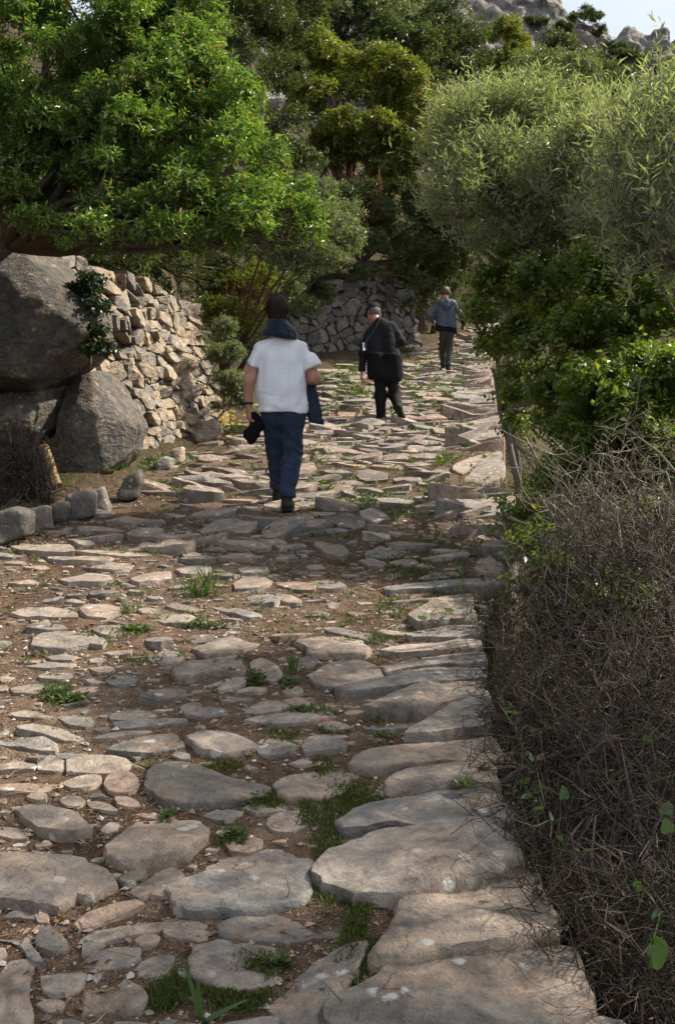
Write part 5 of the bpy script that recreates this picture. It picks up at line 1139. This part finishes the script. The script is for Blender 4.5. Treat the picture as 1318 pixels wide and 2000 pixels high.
f = fg.F(70); f.chain([(.185, .10, 1.13), (.205, .06, 1.05), (.225, .03, .92), (.262, .0, .80), (.285, -.01, .725)], [.050, .052, .050, .045, .040], (1, .6, 1)); f.chain([(.17, .13, 1.11), (.15, .20, .98), (.15, .2, .82)], [.05, .06, .05], (1, .7, 1))
f.cone((.25, .08, 1.12), (.14, .18, 1.09), .042, .045)
Dj = np.maximum(fg.dis(f.dist(), lambda g: .012*(np.abs(vnoise(P3(g[..., 0]*26, g[..., 1]*10, g[..., 2]*4), 18))-.4)), -plane(g, (.285, 0, .715), (.2, 0, 1)))
V, Fc = surface_nets(Dj, np.array(fg.lo), fg.h); jk = thing('jacket', 'navy jacket hanging over the arm of the walker in white', 'jacket', tuple(P1)); link('jacket_body', raw_mesh('jacket_body', V, Fc, M['navy'], True), jk)
Dc = np.maximum(np.maximum(Dj-.006, plane(g, (.28, 0, .765), (.2, 0, 1))), -plane(g, (.285, 0, .712), (.2, 0, 1)))
V, Fc = surface_nets(np.where(g[..., 0] > .21, Dc, .1), np.array(fg.lo), fg.h); link('cuff', raw_mesh('cuff', V, Fc, M['navy'], True), jk)
f = fg.F(80); f.cone((-.235, .01, .775), (-.205, .01, .70), .035, .048, (1, .7, 1)); f.cone((-.215, .01, .70), (-.265, .0, .61), .045, .042, (1, .6, 1)); f.cone((-.262, 0, .64), (-.262, .0, .60), .036, .034, (1.1, .5, 1))
V, Fc = surface_nets(fg.dis(f.dist(), lambda g: wr(g, .010, (26, 26, 26), 19)), np.array(fg.lo), fg.h); tag(link('cap', raw_mesh('cap', V, Fc, M['black2'], True), None, P1), 'folded black cap held in the hand of the walker in white', 'cap')
print('p1', time.time()-T0)

# ---- walker in black with a cap and camera
P2 = on_path(750, 825); root = thing('person', 'person in black coat and black cap stooping as they climb', 'person', tuple(P2))
fg = Fig((-.46, -.40, -.08), (.46, .46, 1.74), .0125); g = fg.g
f = fg.F(70); fk = fg.F(170); fwd = (-.35, .85, -.45); q = head_into(fk, (-.135, .25, 1.50), fwd, (-.15, .4, 1)); Dh = fk.dist()
f.chain([(-.125, .21, 1.45), (-.07, .14, 1.36)], [.054, .052]); f.cone((-.17, .13, 1.22), (.08, .14, 1.30), .042, .042); f.cone((-.06, .14, 1.20), (.0, .02, .70), .075, .08); f.cone((.02, .14, 1.22), (.05, .02, .70), .075, .08)
f.chain([(-.21, .12, 1.20), (-.285, .05, .95), (-.305, .0, .70)], [.042, .036, .028]); f.chain([(.10, .13, 1.30), (.225, .08, 1.11), (.15, .30, 1.02)], [.042, .038, .028])
f.chain([(-.06, 0, .66), (-.045, .08, .36), (-.035, .10, .07)], [.055, .042, .036]); f.chain([(.10, 0, .66), (.15, .06, .36), (.185, -.15, .21)], [.055, .042, .036])
fh = fg.F(230); hand_into(fh, (-.307, -.002, .685), (-.03, .03, -1), (.9, .2, 0), (0, 1, 0), .55, 1.05); hand_into(fh, (.14, .32, 1.02), (-.6, .7, -.1), (0, 0, -1), (.4, .5, 0), .6, 1.05)
fg.put(smin(smin(f.dist(), Dh, .03), fh.dist(), .012), 'body', M['skin'], root); eyes(q, root)
Dha = np.maximum(fg.dis(Dh-.008, lambda g: wr(g, .005, (60, 60, 40), 3)), -plane(g, q(0, .0, -.035), q(0, -.75, .66)-q(0, 0, 0)))
ear = np.minimum(np.linalg.norm((g-q(.092, 0, -.03)), axis=-1), np.linalg.norm((g-q(-.092, 0, -.03)), axis=-1))-.032
fg.put(np.maximum(Dha, -ear), 'hair', M['greyhair'], root)
f = fg.F(90); f.cone(q(0, -.03, .05), q(0, .04, .055), .094, .092); f.cone(q(0, -.025, .085), q(0, .04, .09), .075, .078)
Dc = np.maximum(f.dist(), np.maximum(-plane(g, q(0, 0, .030), q(0, .12, 1)-q(0, 0, 0)), plane(g, q(0, 0, .135), q(0, .1, 1)-q(0, 0, 0))))
f2 = fg.F(120); f2.cone(q(-.045, .10, .045), q(.045, .10, .045), .055, .055, (1, 1, 1)); Dv = np.maximum(f2.dist(), np.abs(plane(g, q(0, .1, .045), q(0, .25, 1)-q(0, 0, 0)))-.009)
cp = fg.put(Dc, 'cap', M['black'], root); fg.put(Dv, 'visor', M['black2'], cp)
f = fg.F(42); f.cone((-.135, .13, 1.20), (-.115, .02, .82), .105, .125); f.cone((.045, .13, 1.26), (.12, .02, .80), .105, .13); f.cone((-.07, .11, 1.34), (-.19, .12, 1.22), .05, .06); f.cone((-.05, .11, 1.35), (.095, .13, 1.315), .05, .06)
f.cone((-.075, .12, 1.345), (-.05, .12, 1.38), .062, .06)
Dt = np.maximum(f.dist(), -plane(g, (0, 0, .90), (.10, .1, 1)))
fl = fg.F(60); fl.chain([(-.215, .12, 1.20), (-.288, .05, .95), (-.308, .0, .70)], [.066, .056, .047]); Dl = np.maximum(fl.dist(), -plane(g, (-.308, 0, .695), (.02, 0, 1)))
fr = fg.F(60); fr.chain([(.11, .13, 1.31), (.228, .07, 1.11), (.16, .28, 1.03)], [.066, .060, .045])
D = smin(smin(Dt, Dl, .03), fr.dist(), .03)
fn = lambda g: .010*(np.abs(vnoise(P3((g[..., 0]-g[..., 2]*.5)*11, g[..., 1]*6, (g[..., 2]+g[..., 0])*5), 28))-.35)+wr(g, .006, (16, 16, 22), 25)
fg.put(D, 'jacket', M['black'], root, fn)
f = fg.F(45); f.cone((-.12, .0, .90), (-.105, .0, .66), .125, .13); f.cone((.11, 0, .90), (.13, 0, .66), .135, .13); f.cone((0, 0, .62), (.05, 0, .62), .15, .15)
D = np.maximum(f.dist(), np.maximum(plane(g, (0, 0, .93), (.1, .1, 1)), -plane(g, (0, 0, .565), (.12, 0, 1))))
fn = lambda g: .012*(np.abs(vnoise(P3((g[..., 0]*.7-g[..., 2])*11, g[..., 1]*5, (g[..., 2]-g[..., 0])*5), 29))-.35)
fg.put(D, 'coat_skirt', M['black2'], root, fn)
f = fg.F(55); f.chain([(-.062, .0, .68), (-.050, .07, .36), (-.035, .095, .07)], [.088, .072, .066]); f.chain([(.10, 0, .68), (.15, .06, .37), (.182, -.14, .205)], [.09, .073, .062])
D = np.maximum(f.dist(), np.where(g[..., 0] < .06, -plane(g, (-.035, .09, .065), (0, .1, 1)), -plane(g, (.185, -.15, .20), (-.1, .75, .62))))
fn = lambda g: .010*(np.abs(vnoise(P3(g[..., 0]*5, g[..., 1]*5, g[..., 2]*15), 30))-.4)
fg.put(D, 'trousers', M['black'], root, fn)
shoe(fg, (-.035, .09, .10), (-.03, .04, -.005), (-.075, .30, .03), root, 1.0, 'boot')
f = fg.F(90); a = np.array([.175, -.20, .195]); b = np.array([.245, -.10, .02]); d = nrm(b-a); n = nrm(np.array([-.25, -.85, -.42])-d*np.dot(np.array([-.25, -.85, -.42]), d))
f.cone(a-n*.035, a+d*.16-n*.035, .042, .044); f.cone(a+d*.16-n*.033, a+d*.21-n*.03, .044, .035); f.cone(a+d*.04-n*.04, (.182, -.14, .21), .045, .045)
o = fg.put(np.maximum(f.dist(), plane(g, a-n*.004, n)), 'shoe', M['boot'], root)
f = fg.F(90); f.cone(a-n*.01, a+d*.16-n*.01, .044, .047); f.cone(a+d*.16-n*.01, a+d*.215-n*.01, .047, .036); fg.put(np.maximum(f.dist(), np.maximum(plane(g, a+n*.008, n), -plane(g, a-n*.008, n))), 'sole', M['sole'], o)
# camera slung on a strap
cm_ = thing('camera', 'silver and black compact camera on a strap at the back of the person in black', 'camera', tuple(P2))
def box_mesh(name, c, sz, mat, parent, bev=.004):
    import bmesh
    bm = bmesh.new(); bmesh.ops.create_cube(bm, size=1); bmesh.ops.scale(bm, vec=sz, verts=bm.verts); bmesh.ops.bevel(bm, geom=bm.edges[:], offset=bev, segments=2, affect='EDGES')
    bmesh.ops.translate(bm, vec=c, verts=bm.verts); me = bpy.data.meshes.new(name); bm.to_mesh(me); bm.free(); me.materials.append(mat); return link(name, me, parent)
cb = box_mesh('camera_body', (-.262, -.125, 1.02), (.045, .04, .115), M['blackplastic'], cm_, .008)
box_mesh('top_plate', (-.288, -.125, 1.035), (.026, .042, .085), M['silver'], cm_, .006)
v, ff, c = tube([(-.285, -.14, .985), (-.285, -.165, .975), (-.285, -.178, .97)], [.020, .019, .016], 12); link('lens', raw_mesh('lens', v, [ff, c], M['silver']), cm_)
st = np.array([(-.045, .12, 1.425), (-.055, .055, 1.425), (-.078, .0, 1.37), (-.125, -.035, 1.28), (-.185, -.075, 1.18), (-.24, -.105, 1.11), (-.262, -.122, 1.075)]); side = np.array([.9, 0, .45])*.008
vs = np.concatenate([np.stack([st-side, st+side], 1).reshape(-1, 3), np.stack([st-side, st+side], 1).reshape(-1, 3)+np.array([0, -.004, 0])]); m = len(st)
link('strap', raw_mesh('strap', vs, [grid_faces(2, m), grid_faces(2, m)[:, ::-1]+2*m], M['strap']), cm_)
print('p2', time.time()-T0)

# ---- walker in the slate hooded jacket
P3_ = on_path(872, 727); root = thing('person', 'person in slate grey hooded jacket, farthest up the path', 'person', tuple(P3_))
fg = Fig((-.48, -.30, -.06), (.48, .50, 1.74), .014); g = fg.g
f = fg.F(70); fk = fg.F(170); q = head_into(fk, (-.03, .05, 1.585), (.1, 1, -.05)); Dh = fk.dist()
f.chain([(-.03, .03, 1.53), (-.03, .0, 1.40)], [.054, .056]); f.cone((-.18, 0.01, 1.33), (.11, 0.01, 1.335), .04, .04); f.cone((-.07, .01, 1.26), (-.05, .01, .86), .07, .075); f.cone((.02, .01, 1.26), (.03, .01, .86), .07, .075)
f.chain([(-.20, 0, 1.32), (-.36, -.05, 1.14), (-.27, .15, 1.02)], [.04, .036, .028]); f.chain([(.14, 0, 1.33), (.27, -.06, 1.14), (.335, -.02, .95)], [.04, .036, .028])
f.chain([(-.07, 0, .84), (-.07, .20, .48), (-.04, .25, .16)], [.055, .042, .036]); f.chain([(.06, 0, .84), (.055, .05, .46), (.02, -.08, .13)], [.055, .042, .036])
fh = fg.F(230); hand_into(fh, (-.26, .17, 1.01), (.4, .8, -.3), (.5, -.2, -.5), (.2, .2, 1), .6, 1.05); hand_into(fh, (.338, -.018, .94), (.12, .05, -1), (-.9, .2, 0), (0, 1, 0), .5, 1.05)
fg.put(smin(smin(f.dist(), Dh, .03), fh.dist(), .012), 'body', M['skin'], root); eyes(q, root)
Dha = np.maximum(fg.dis(Dh-.007, lambda g: wr(g, .005, (60, 60, 40), 3)), -plane(g, q(0, .0, -.03), (0, -.7, .7)))
ear = np.minimum(np.linalg.norm((g-q(.092, 0, -.03)), axis=-1), np.linalg.norm((g-q(-.092, 0, -.03)), axis=-1))-.03
fg.put(np.maximum(Dha, -ear), 'hair', M['brownhair2'], root)
f = fg.F(45); f.cone((-.11, 0, 1.26), (-.12, 0, .80), .105, .125); f.cone((.05, 0, 1.26), (.085, 0, .80), .105, .125); f.cone((-.03, 0, 1.38), (-.19, 0, 1.33), .055, .06); f.cone((-.03, 0, 1.38), (.135, 0, 1.335), .055, .06)
Dt = np.maximum(f.dist(), -plane(g, (0, 0, .885), (.12, .1, 1)))
fl = fg.F(60); fl.chain([(-.21, 0, 1.32), (-.365, -.05, 1.14), (-.28, .13, 1.03)], [.064, .056, .046])
fr = fg.F(60); fr.chain([(.15, 0, 1.33), (.275, -.06, 1.14)], [.064, .056])
jk = fg.put(smin(smin(Dt, fl.dist(), .03), fr.dist(), .02), 'jacket', M['slate'], root, lambda g: .010*(np.abs(vnoise(P3((g[..., 0]+g[..., 2]*.3)*10, g[..., 1]*6, g[..., 2]*7), 38))-.35))
fr = fg.F(60); fr.chain([(.27, -.058, 1.15), (.30, -.045, 1.06), (.335, -.02, .955)], [.056, .052, .046]); fg.put(fr.dist(), 'sleeve', M['black'], jk, lambda g: wr(g, .006, (20, 20, 20), 4))
f = fg.F(45); f.cone((-.12, 0, .92), (-.11, 0, .78), .118, .122); f.cone((.08, 0, .92), (.085, 0, .76), .118, .122)
fg.put(np.maximum(f.dist(), np.maximum(plane(g, (0, 0, .92), (.12, .1, 1)), -plane(g, (0, 0, .80), (.16, .1, 1)))), 'sweater_hem', M['black2'], root, lambda g: wr(g, .008, (14, 14, 14), 6))
f = fg.F(60)       # hood lying on the back: a pointed roll
f.chain([(-.20, -.03, 1.385), (-.12, -.075, 1.37), (-.02, -.105, 1.30), (.08, -.075, 1.37), (.15, -.03, 1.385)], [.035, .05, .055, .05, .035]); f.chain([(-.16, .0, 1.42), (-.02, -.06, 1.40), (.11, .0, 1.42)], [.035, .05, .035]); f.cone((-.02, -.08, 1.38), (-.02, -.11, 1.27), .06, .03)
fg.put(f.dist(), 'hood', M['slate'], jk, lambda g: wr(g, .006, (16, 16, 16), 7))
f = fg.F(70); f.chain([(-.13, .0, 1.435), (-.03, -.035, 1.445), (.08, .0, 1.435)], [.03, .034, .03]); fg.put(f.dist(), 'collar', M['black2'], jk)
f = fg.F(55); f.chain([(-.072, 0, .86), (-.072, .19, .47), (-.042, .25, .14)], [.085, .064, .056]); f.chain([(.062, 0, .86), (.058, .05, .46), (.02, -.07, .12)], [.088, .068, .058])
D = np.maximum(f.dist(), -np.where(g[..., 1] > .1, plane(g, (-.04, .25, .15), (0, -.2, 1)), plane(g, (.02, -.08, .125), (0, .3, 1))))
fn = lambda g: .011*(np.abs(vnoise(P3(g[..., 0]*5, g[..., 1]*5, g[..., 2]*18), 40))-.4)
fg.put(D, 'trousers', M['oliveT'], root, fn)
shoe(fg, (.018, -.07, .14), (.015, -.135, .01), (.04, .11, .0), root, .95, 'black'); shoe(fg, (-.042, .25, .17), (-.04, .19, .03), (-.05, .43, .06), root, .95, 'black')
print('people', time.time()-T0)

# ------------------------------------------------------------------ ground details
def patch_pts(rows, n, seed, lift=0.0):
    """scatter n points over photo-marked ellipses on the path: (px,py,half width,half height,weight)"""
    r = np.random.default_rng(seed); w = np.array([q[4] if len(q) > 4 else q[2]*q[3] for q in rows], float); k = r.choice(len(rows), n, p=w/w.sum()); out = []
    for i in range(len(rows)):
        m = int((k == i).sum())
        if not m: continue
        cx_, cy_, a, b = rows[i][:4]; c = on_path(cx_, cy_); e = on_path(cx_+a, cy_); t = on_path(cx_, cy_-b)
        rx = abs(e[0]-c[0]); ry = abs(t[1]-c[1]); th = r.random(m)*6.283; rr = np.sqrt(r.random(m))*(1+.25*r.normal(size=m))
        out.append(np.stack([c[0]+rx*rr*np.cos(th), c[1]+ry*rr*np.sin(th)], 1))
    return np.concatenate(out)
MOSS = [(690, 1570, 60, 45), (640, 1680, 25, 90), (720, 1800, 45, 60), (690, 1880, 30, 60), (640, 1440, 50, 18), (720, 1430, 45, 22), (560, 1410, 40, 14), (520, 1570, 30, 30), (880, 1085, 60, 25), (850, 1060, 40, 20), (780, 1185, 50, 20), (650, 1215, 70, 12), (450, 1640, 25, 22),
        (380, 1930, 60, 40), (480, 1900, 50, 25), (470, 1960, 60, 25), (300, 1960, 30, 20), (880, 780, 60, 22), (820, 770, 40, 25), (640, 900, 60, 22), (700, 960, 60, 30), (780, 1000, 50, 14), (930, 960, 50, 25), (330, 1950, 40, 30), (110, 1350, 35, 15), (230, 1240, 50, 10), (270, 1290, 50, 8), (820, 1240, 40, 8), (740, 1250, 40, 14), (760, 1060, 30, 16), (620, 1330, 14, 20), (690, 1350, 40, 10)]
r = np.random.default_rng(3); p = patch_pts(MOSS+[(800, 1110, 60, 30), (860, 1150, 50, 20), (700, 1100, 50, 14), (620, 1500, 30, 20), (760, 1500, 40, 16), (600, 1600, 20, 40), (780, 940, 70, 30), (840, 870, 60, 30), (720, 860, 60, 20), (660, 1040, 40, 16), (560, 1440, 40, 14), (440, 1500, 40, 14)], 44000, 1); ye = 2.4+14*r.random(9000)**1.2; xe = xl(ye)+(xr(ye)-xl(ye))*(.35+.65*r.random(9000)); k = vnoise(P3(xe*2.5, ye*2.5, xe*0), 44) > .3; p = np.concatenate([p, np.stack([xe, ye], 1)[k]]); n_ = vnoise(P3(p[:, 0]*9, p[:, 1]*9, p[:, 0]*0), 5); p = p[n_ > -.25]
b = P3(p[:, 0], p[:, 1], path_surf(p[:, 0], p[:, 1])+.004); L = (.008+.018*r.random(len(p)))[:, None]*(.8+p[:, 1:2]*.06)
d = nrm(np.array([0, 0, 1.0])+r.normal(size=b.shape)*.6); mb = MB(); v, f = leaves(b, d, r.normal(size=b.shape), L[:, 0], .0045, .1, -.1); mb.add(v, f)
o = mb.build('moss', M['moss'], None, False); tag(o, 'green moss and fine grass growing in the joints', 'moss', kind='stuff')
# dry litter
n = 34000; y = 2.0+11.5*r.random(n)**1.4; t = r.random(n)**1.35; x = xl(y)-.3+(xr(y)-xl(y)+.25)*t; k = (np.abs(x) < .36*y+.2) & (vnoise(P3(x*2.2, y*2.2, x*0), 12) > -.35); x, y = x[k], y[k]
b = P3(x, y, np.where(x > xl(y)+.05, path_surf(x, y), ground_z(x, y))+.003+.006*r.random(len(x))); d = nrm(r.normal(size=b.shape)*np.array([1, 1, .22])); no = nrm(np.array([0, 0, 1.])+r.normal(size=b.shape)*.5)
mb = MB(); s = .010+.024*r.random(len(b))**1.5; v, f = leaves(b, d, no, s, s*np.where(r.random(len(b)) < .45, .12, .5), .2, .1); mb.add(v, f)
k = r.choice(len(b), 1300); v, f, _ = twigs(b[k], b[k]+nrm(r.normal(size=(1300, 3))*np.array([1, 1, .12]))*(.03+.09*r.random((1300, 1))), .0016, .0009, .06, r); mb.add(v, f)
tag(mb.build('leaf_litter', M['litter'], None, False), 'dry brown leaf litter and straw lying on the path', 'leaf litter', kind='stuff')
# gravel
n = 10000; y = 2.0+9.5*r.random(n)**1.5; x = xl(y)+(xr(y)-xl(y))*r.random(n)**1.15; k = (np.abs(x) < .36*y+.2) & (vnoise(P3(x*1.7, y*1.7, x*0), 13) > -.3); x, y = x[k], y[k]; m = len(x)
oc = np.array([[1, 0, 0], [0, 1, 0], [-1, 0, 0], [0, -1, 0], [0, 0, 1], [0, 0, -1]], float); of = np.array([[0, 1, 4], [1, 2, 4], [2, 3, 4], [3, 0, 4], [1, 0, 5], [2, 1, 5], [3, 2, 5], [0, 3, 5]])
s = (.0035+.011*r.random(m)**2.2)[:, None, None]; v = oc[None]*s*(.7+.6*r.random((m, 6, 1)))*np.array([1.25, 1, .7]); an = r.random(m)*6.28; ca, sa = np.cos(an)[:, None], np.sin(an)[:, None]
v = np.stack([v[..., 0]*ca-v[..., 1]*sa, v[..., 0]*sa+v[..., 1]*ca, v[..., 2]], -1)+P3(x, y, path_surf(x, y)+.003)[:, None]
mb = MB(); mb.add(v.reshape(-1, 3), (of[None]+(np.arange(m)*6)[:, None, None]).reshape(-1, 3)); tag(mb.build('gravel', M['gravel'], None, False), 'small gravel scattered over the path', 'gravel', kind='stuff')

# grass tufts
def tuft(px, py, n, hgt, wid, label, seed, mat='grass', spread=.35, name='grass_tuft', cat='grass', rad=.02, droop=.25, lift=0, base=None, group=None):
    r = np.random.default_rng(seed); c = on_path(px, py) if base is None else np.array(base); root = thing(name, label, cat, tuple(c), group)
    b = c+np.concatenate([r.normal(size=(n, 2))*rad, np.full((n, 1), -.01)], 1); d = nrm(np.array([0, 0, 1.])+r.normal(size=(n, 3))*spread); d[:, 2] = np.abs(d[:, 2])
    v, f4, f3 = blades(b, b+d*hgt*(.45+.65*r.random((n, 1))), wid*(.7+.5*r.random(n)), r, droop); part('blades', v, [f4, f3], M[mat], root, False)['kind'] = 'stuff'; return root
TU = [(405, 1160, 46, .24, .009, 'largest tuft of upright grass in the middle of the path', .28, .05), (375, 1160, 22, .17, .008, 'tuft beside the largest grass tuft, nearer the sunlit wall', .35, .035), (258, 1200, 14, .20, .007, 'tall thin tuft beside the dark grey kerb block, tallest of the trio', .25, .012), (325, 1212, 9, .17, .008, 'sparse tuft of few blades next to the tall thin tuft', .4, .01), (210, 1258, 10, .13, .007, 'small spiky tuft among pale paving stones', .5, .01),
      (572, 1318, 13, .17, .008, 'narrow upright tuft between two big round paving stones', .2, .01), (740, 1205, 12, .16, .007, 'tuft at the moss strip near the edge slabs', .4, .015), (735, 1255, 8, .14, .006, 'short tuft right above the long low slab', .3, .01), (290, 1500, 12, .09, .007, 'tiny tuft behind the broad split paving stone', .6, .008),
      (720, 1000, 14, .22, .008, 'tall tuft behind the tilted slab in midpath', .25, .02), (772, 1018, 12, .22, .007, 'tall tuft at the end of the tilted slab', .22, .015), (712, 985, 10, .2, .008, 'leafy tuft near the pale loose block', .4, .02), (355, 968, 14, .2, .008, 'tuft in the litter near the sunlit wall', .35, .02), (495, 915, 12, .12, .008, 'small bright tuft beside the jeans of the walker', .45, .02), (475, 915, 10, .12, .008, 'second small bright tuft beside the walker, nearer the wall', .45, .02),
      (880, 840, 14, .2, .008, 'dark tuft among edge slabs behind the walkers', .4, .02), (690, 990, 8, .12, .006, 'low tuft below the pale loose block', .4, .015), (955, 985, 40, .22, .007, 'long dry-green grass by the slender bent stem', .5, .09), (105, 1440 - 60, 10, .08, .006, 'tiny tuft near the frame edge among small stones', .5, .01)]
for i, (px, py, n, h_, w_, lab, sp, rd) in enumerate(TU): tuft(px, py, n, h_, w_, lab, 300+i, 'grass', sp, rad=rd, group='grass tufts on the path')
c = on_path(395, 1998); root = thing('broad_grass', 'broad grey-green blades sprawling at the bottom edge', 'grass', tuple(c)); r = np.random.default_rng(8)
tips = np.array([on_path(300, 1862, .10), on_path(355, 1850, .13), on_path(560, 1945, .05), on_path(480, 1945, .06), on_path(385, 1900, .1), on_path(430, 1985, .04)]); 
for tp in tips: v, f4, f3 = blades(c[None], tp[None], .013, r, .12); part('blade', v, [f4, f3], M['grass'], root, False)
tuft(700, 2010, 7, .16, .005, 'few thin blades in front of the lowest slab', 331, 'grass', .3, rad=.03, group='grass tufts on the path'); tuft(870, 1895, 6, .09, .003, 'thin wisps in the joint between two big edge slabs', 332, 'grass', .9, rad=.03, group='grass tufts on the path')
c = on_path(908, 1540, .06); root = thing('succulent', 'small grey-green rosette growing on the edge slab', 'plant', tuple(c)); n = 26; an = np.arange(n)*2.4; el = np.linspace(.25, 1.2, n)
d = np.stack([np.cos(an)*np.cos(el), np.sin(an)*np.cos(el), np.sin(el)], 1); v, f = leaves(np.repeat(c[None], n, 0), d, np.repeat([[0, 0, 1.]], n, 0)+d*-.3, .055, .016, .15, .0); part('rosette', v, f, M['greygreen'], root, False)
# grass by the wall and the boulder
for i, (px, py, n, rd, lab) in enumerate([(85, 965, 150, .16, 'lush bright grass patch above the kerb blocks'), (205, 930, 110, .14, 'bright grass at the foot of the brownish boulder'), (300, 880, 50, .12, 'grass and weeds at the foot of the sunlit wall'), (370, 890, 40, .12, 'weedy grass near the end of the sunlit wall')]):
    q = on_path(px, py+8); q[2] = ground_z(q[0], q[1]); tuft(px, py, n, .2, .006, lab, 340+i, 'grass', .6, rad=rd, base=q, droop=.5)
# low weeds
WEED = [(640, 750, 40, 20), (690, 770, 40, 16), (670, 735, 40, 15), (830, 770, 35, 18), (870, 765, 40, 12), (900, 790, 45, 14), (690, 800, 20, 8), (640, 800, 30, 10), (800, 690, 30, 12), (720, 980, 40, 14), (640, 940, 40, 14), (890, 755, 30, 12), (930, 700, 30, 10), (110, 1360, 30, 10), (260, 1235, 30, 6), (400, 1225, 40, 6), (150, 1370, 30, 8), (610, 1395, 30, 8), (500, 1330, 20, 10), (760, 1440, 14, 8), (540, 1890, 20, 8), (500, 1570, 14, 12), (460, 1640, 14, 10), (330, 900, 30, 12), (900, 870, 30, 10), (870, 900, 25, 10), (560, 1340, 14, 12), (330, 1600, 10, 8), (300, 905, 25, 12), (310, 950, 25, 8), (620, 740, 18, 16)]
r = np.random.default_rng(4); p = patch_pts(WEED, 800, 2); ye = 4.5+20*r.random(900)**1.1; xe = xl(ye)+(xr(ye)-xl(ye))*r.random(900)**.7; p = np.concatenate([p, np.stack([xe, ye], 1)]); mb = MB(); m = len(p); per = 7
b = P3(p[:, 0], p[:, 1], path_surf(p[:, 0], p[:, 1])+.006); an = np.arange(per)[None]*2.4+r.random((m, 1))*6.28; el = .15+.7*r.random((m, per)); d = np.stack([np.cos(an)*np.cos(el), np.sin(an)*np.cos(el), np.sin(el)], -1).reshape(-1, 3)
s = np.repeat(.010+.0022*p[:, 1], per)*(.5+.8*r.random(m*per)); pos = np.repeat(b, per, 0)+d*s[:, None]*.4; v, f = leaves(pos, d, np.array([0, 0, 1.])-d*.4+r.normal(size=d.shape)*.2, s*1.5, s*.85, .1, .1); mb.add(v, f)
tag(mb.build('ground_cover', M['weed'], None, False), 'low green weeds spreading between the stones', 'ground cover', kind='stuff')
print('details', time.time()-T0)
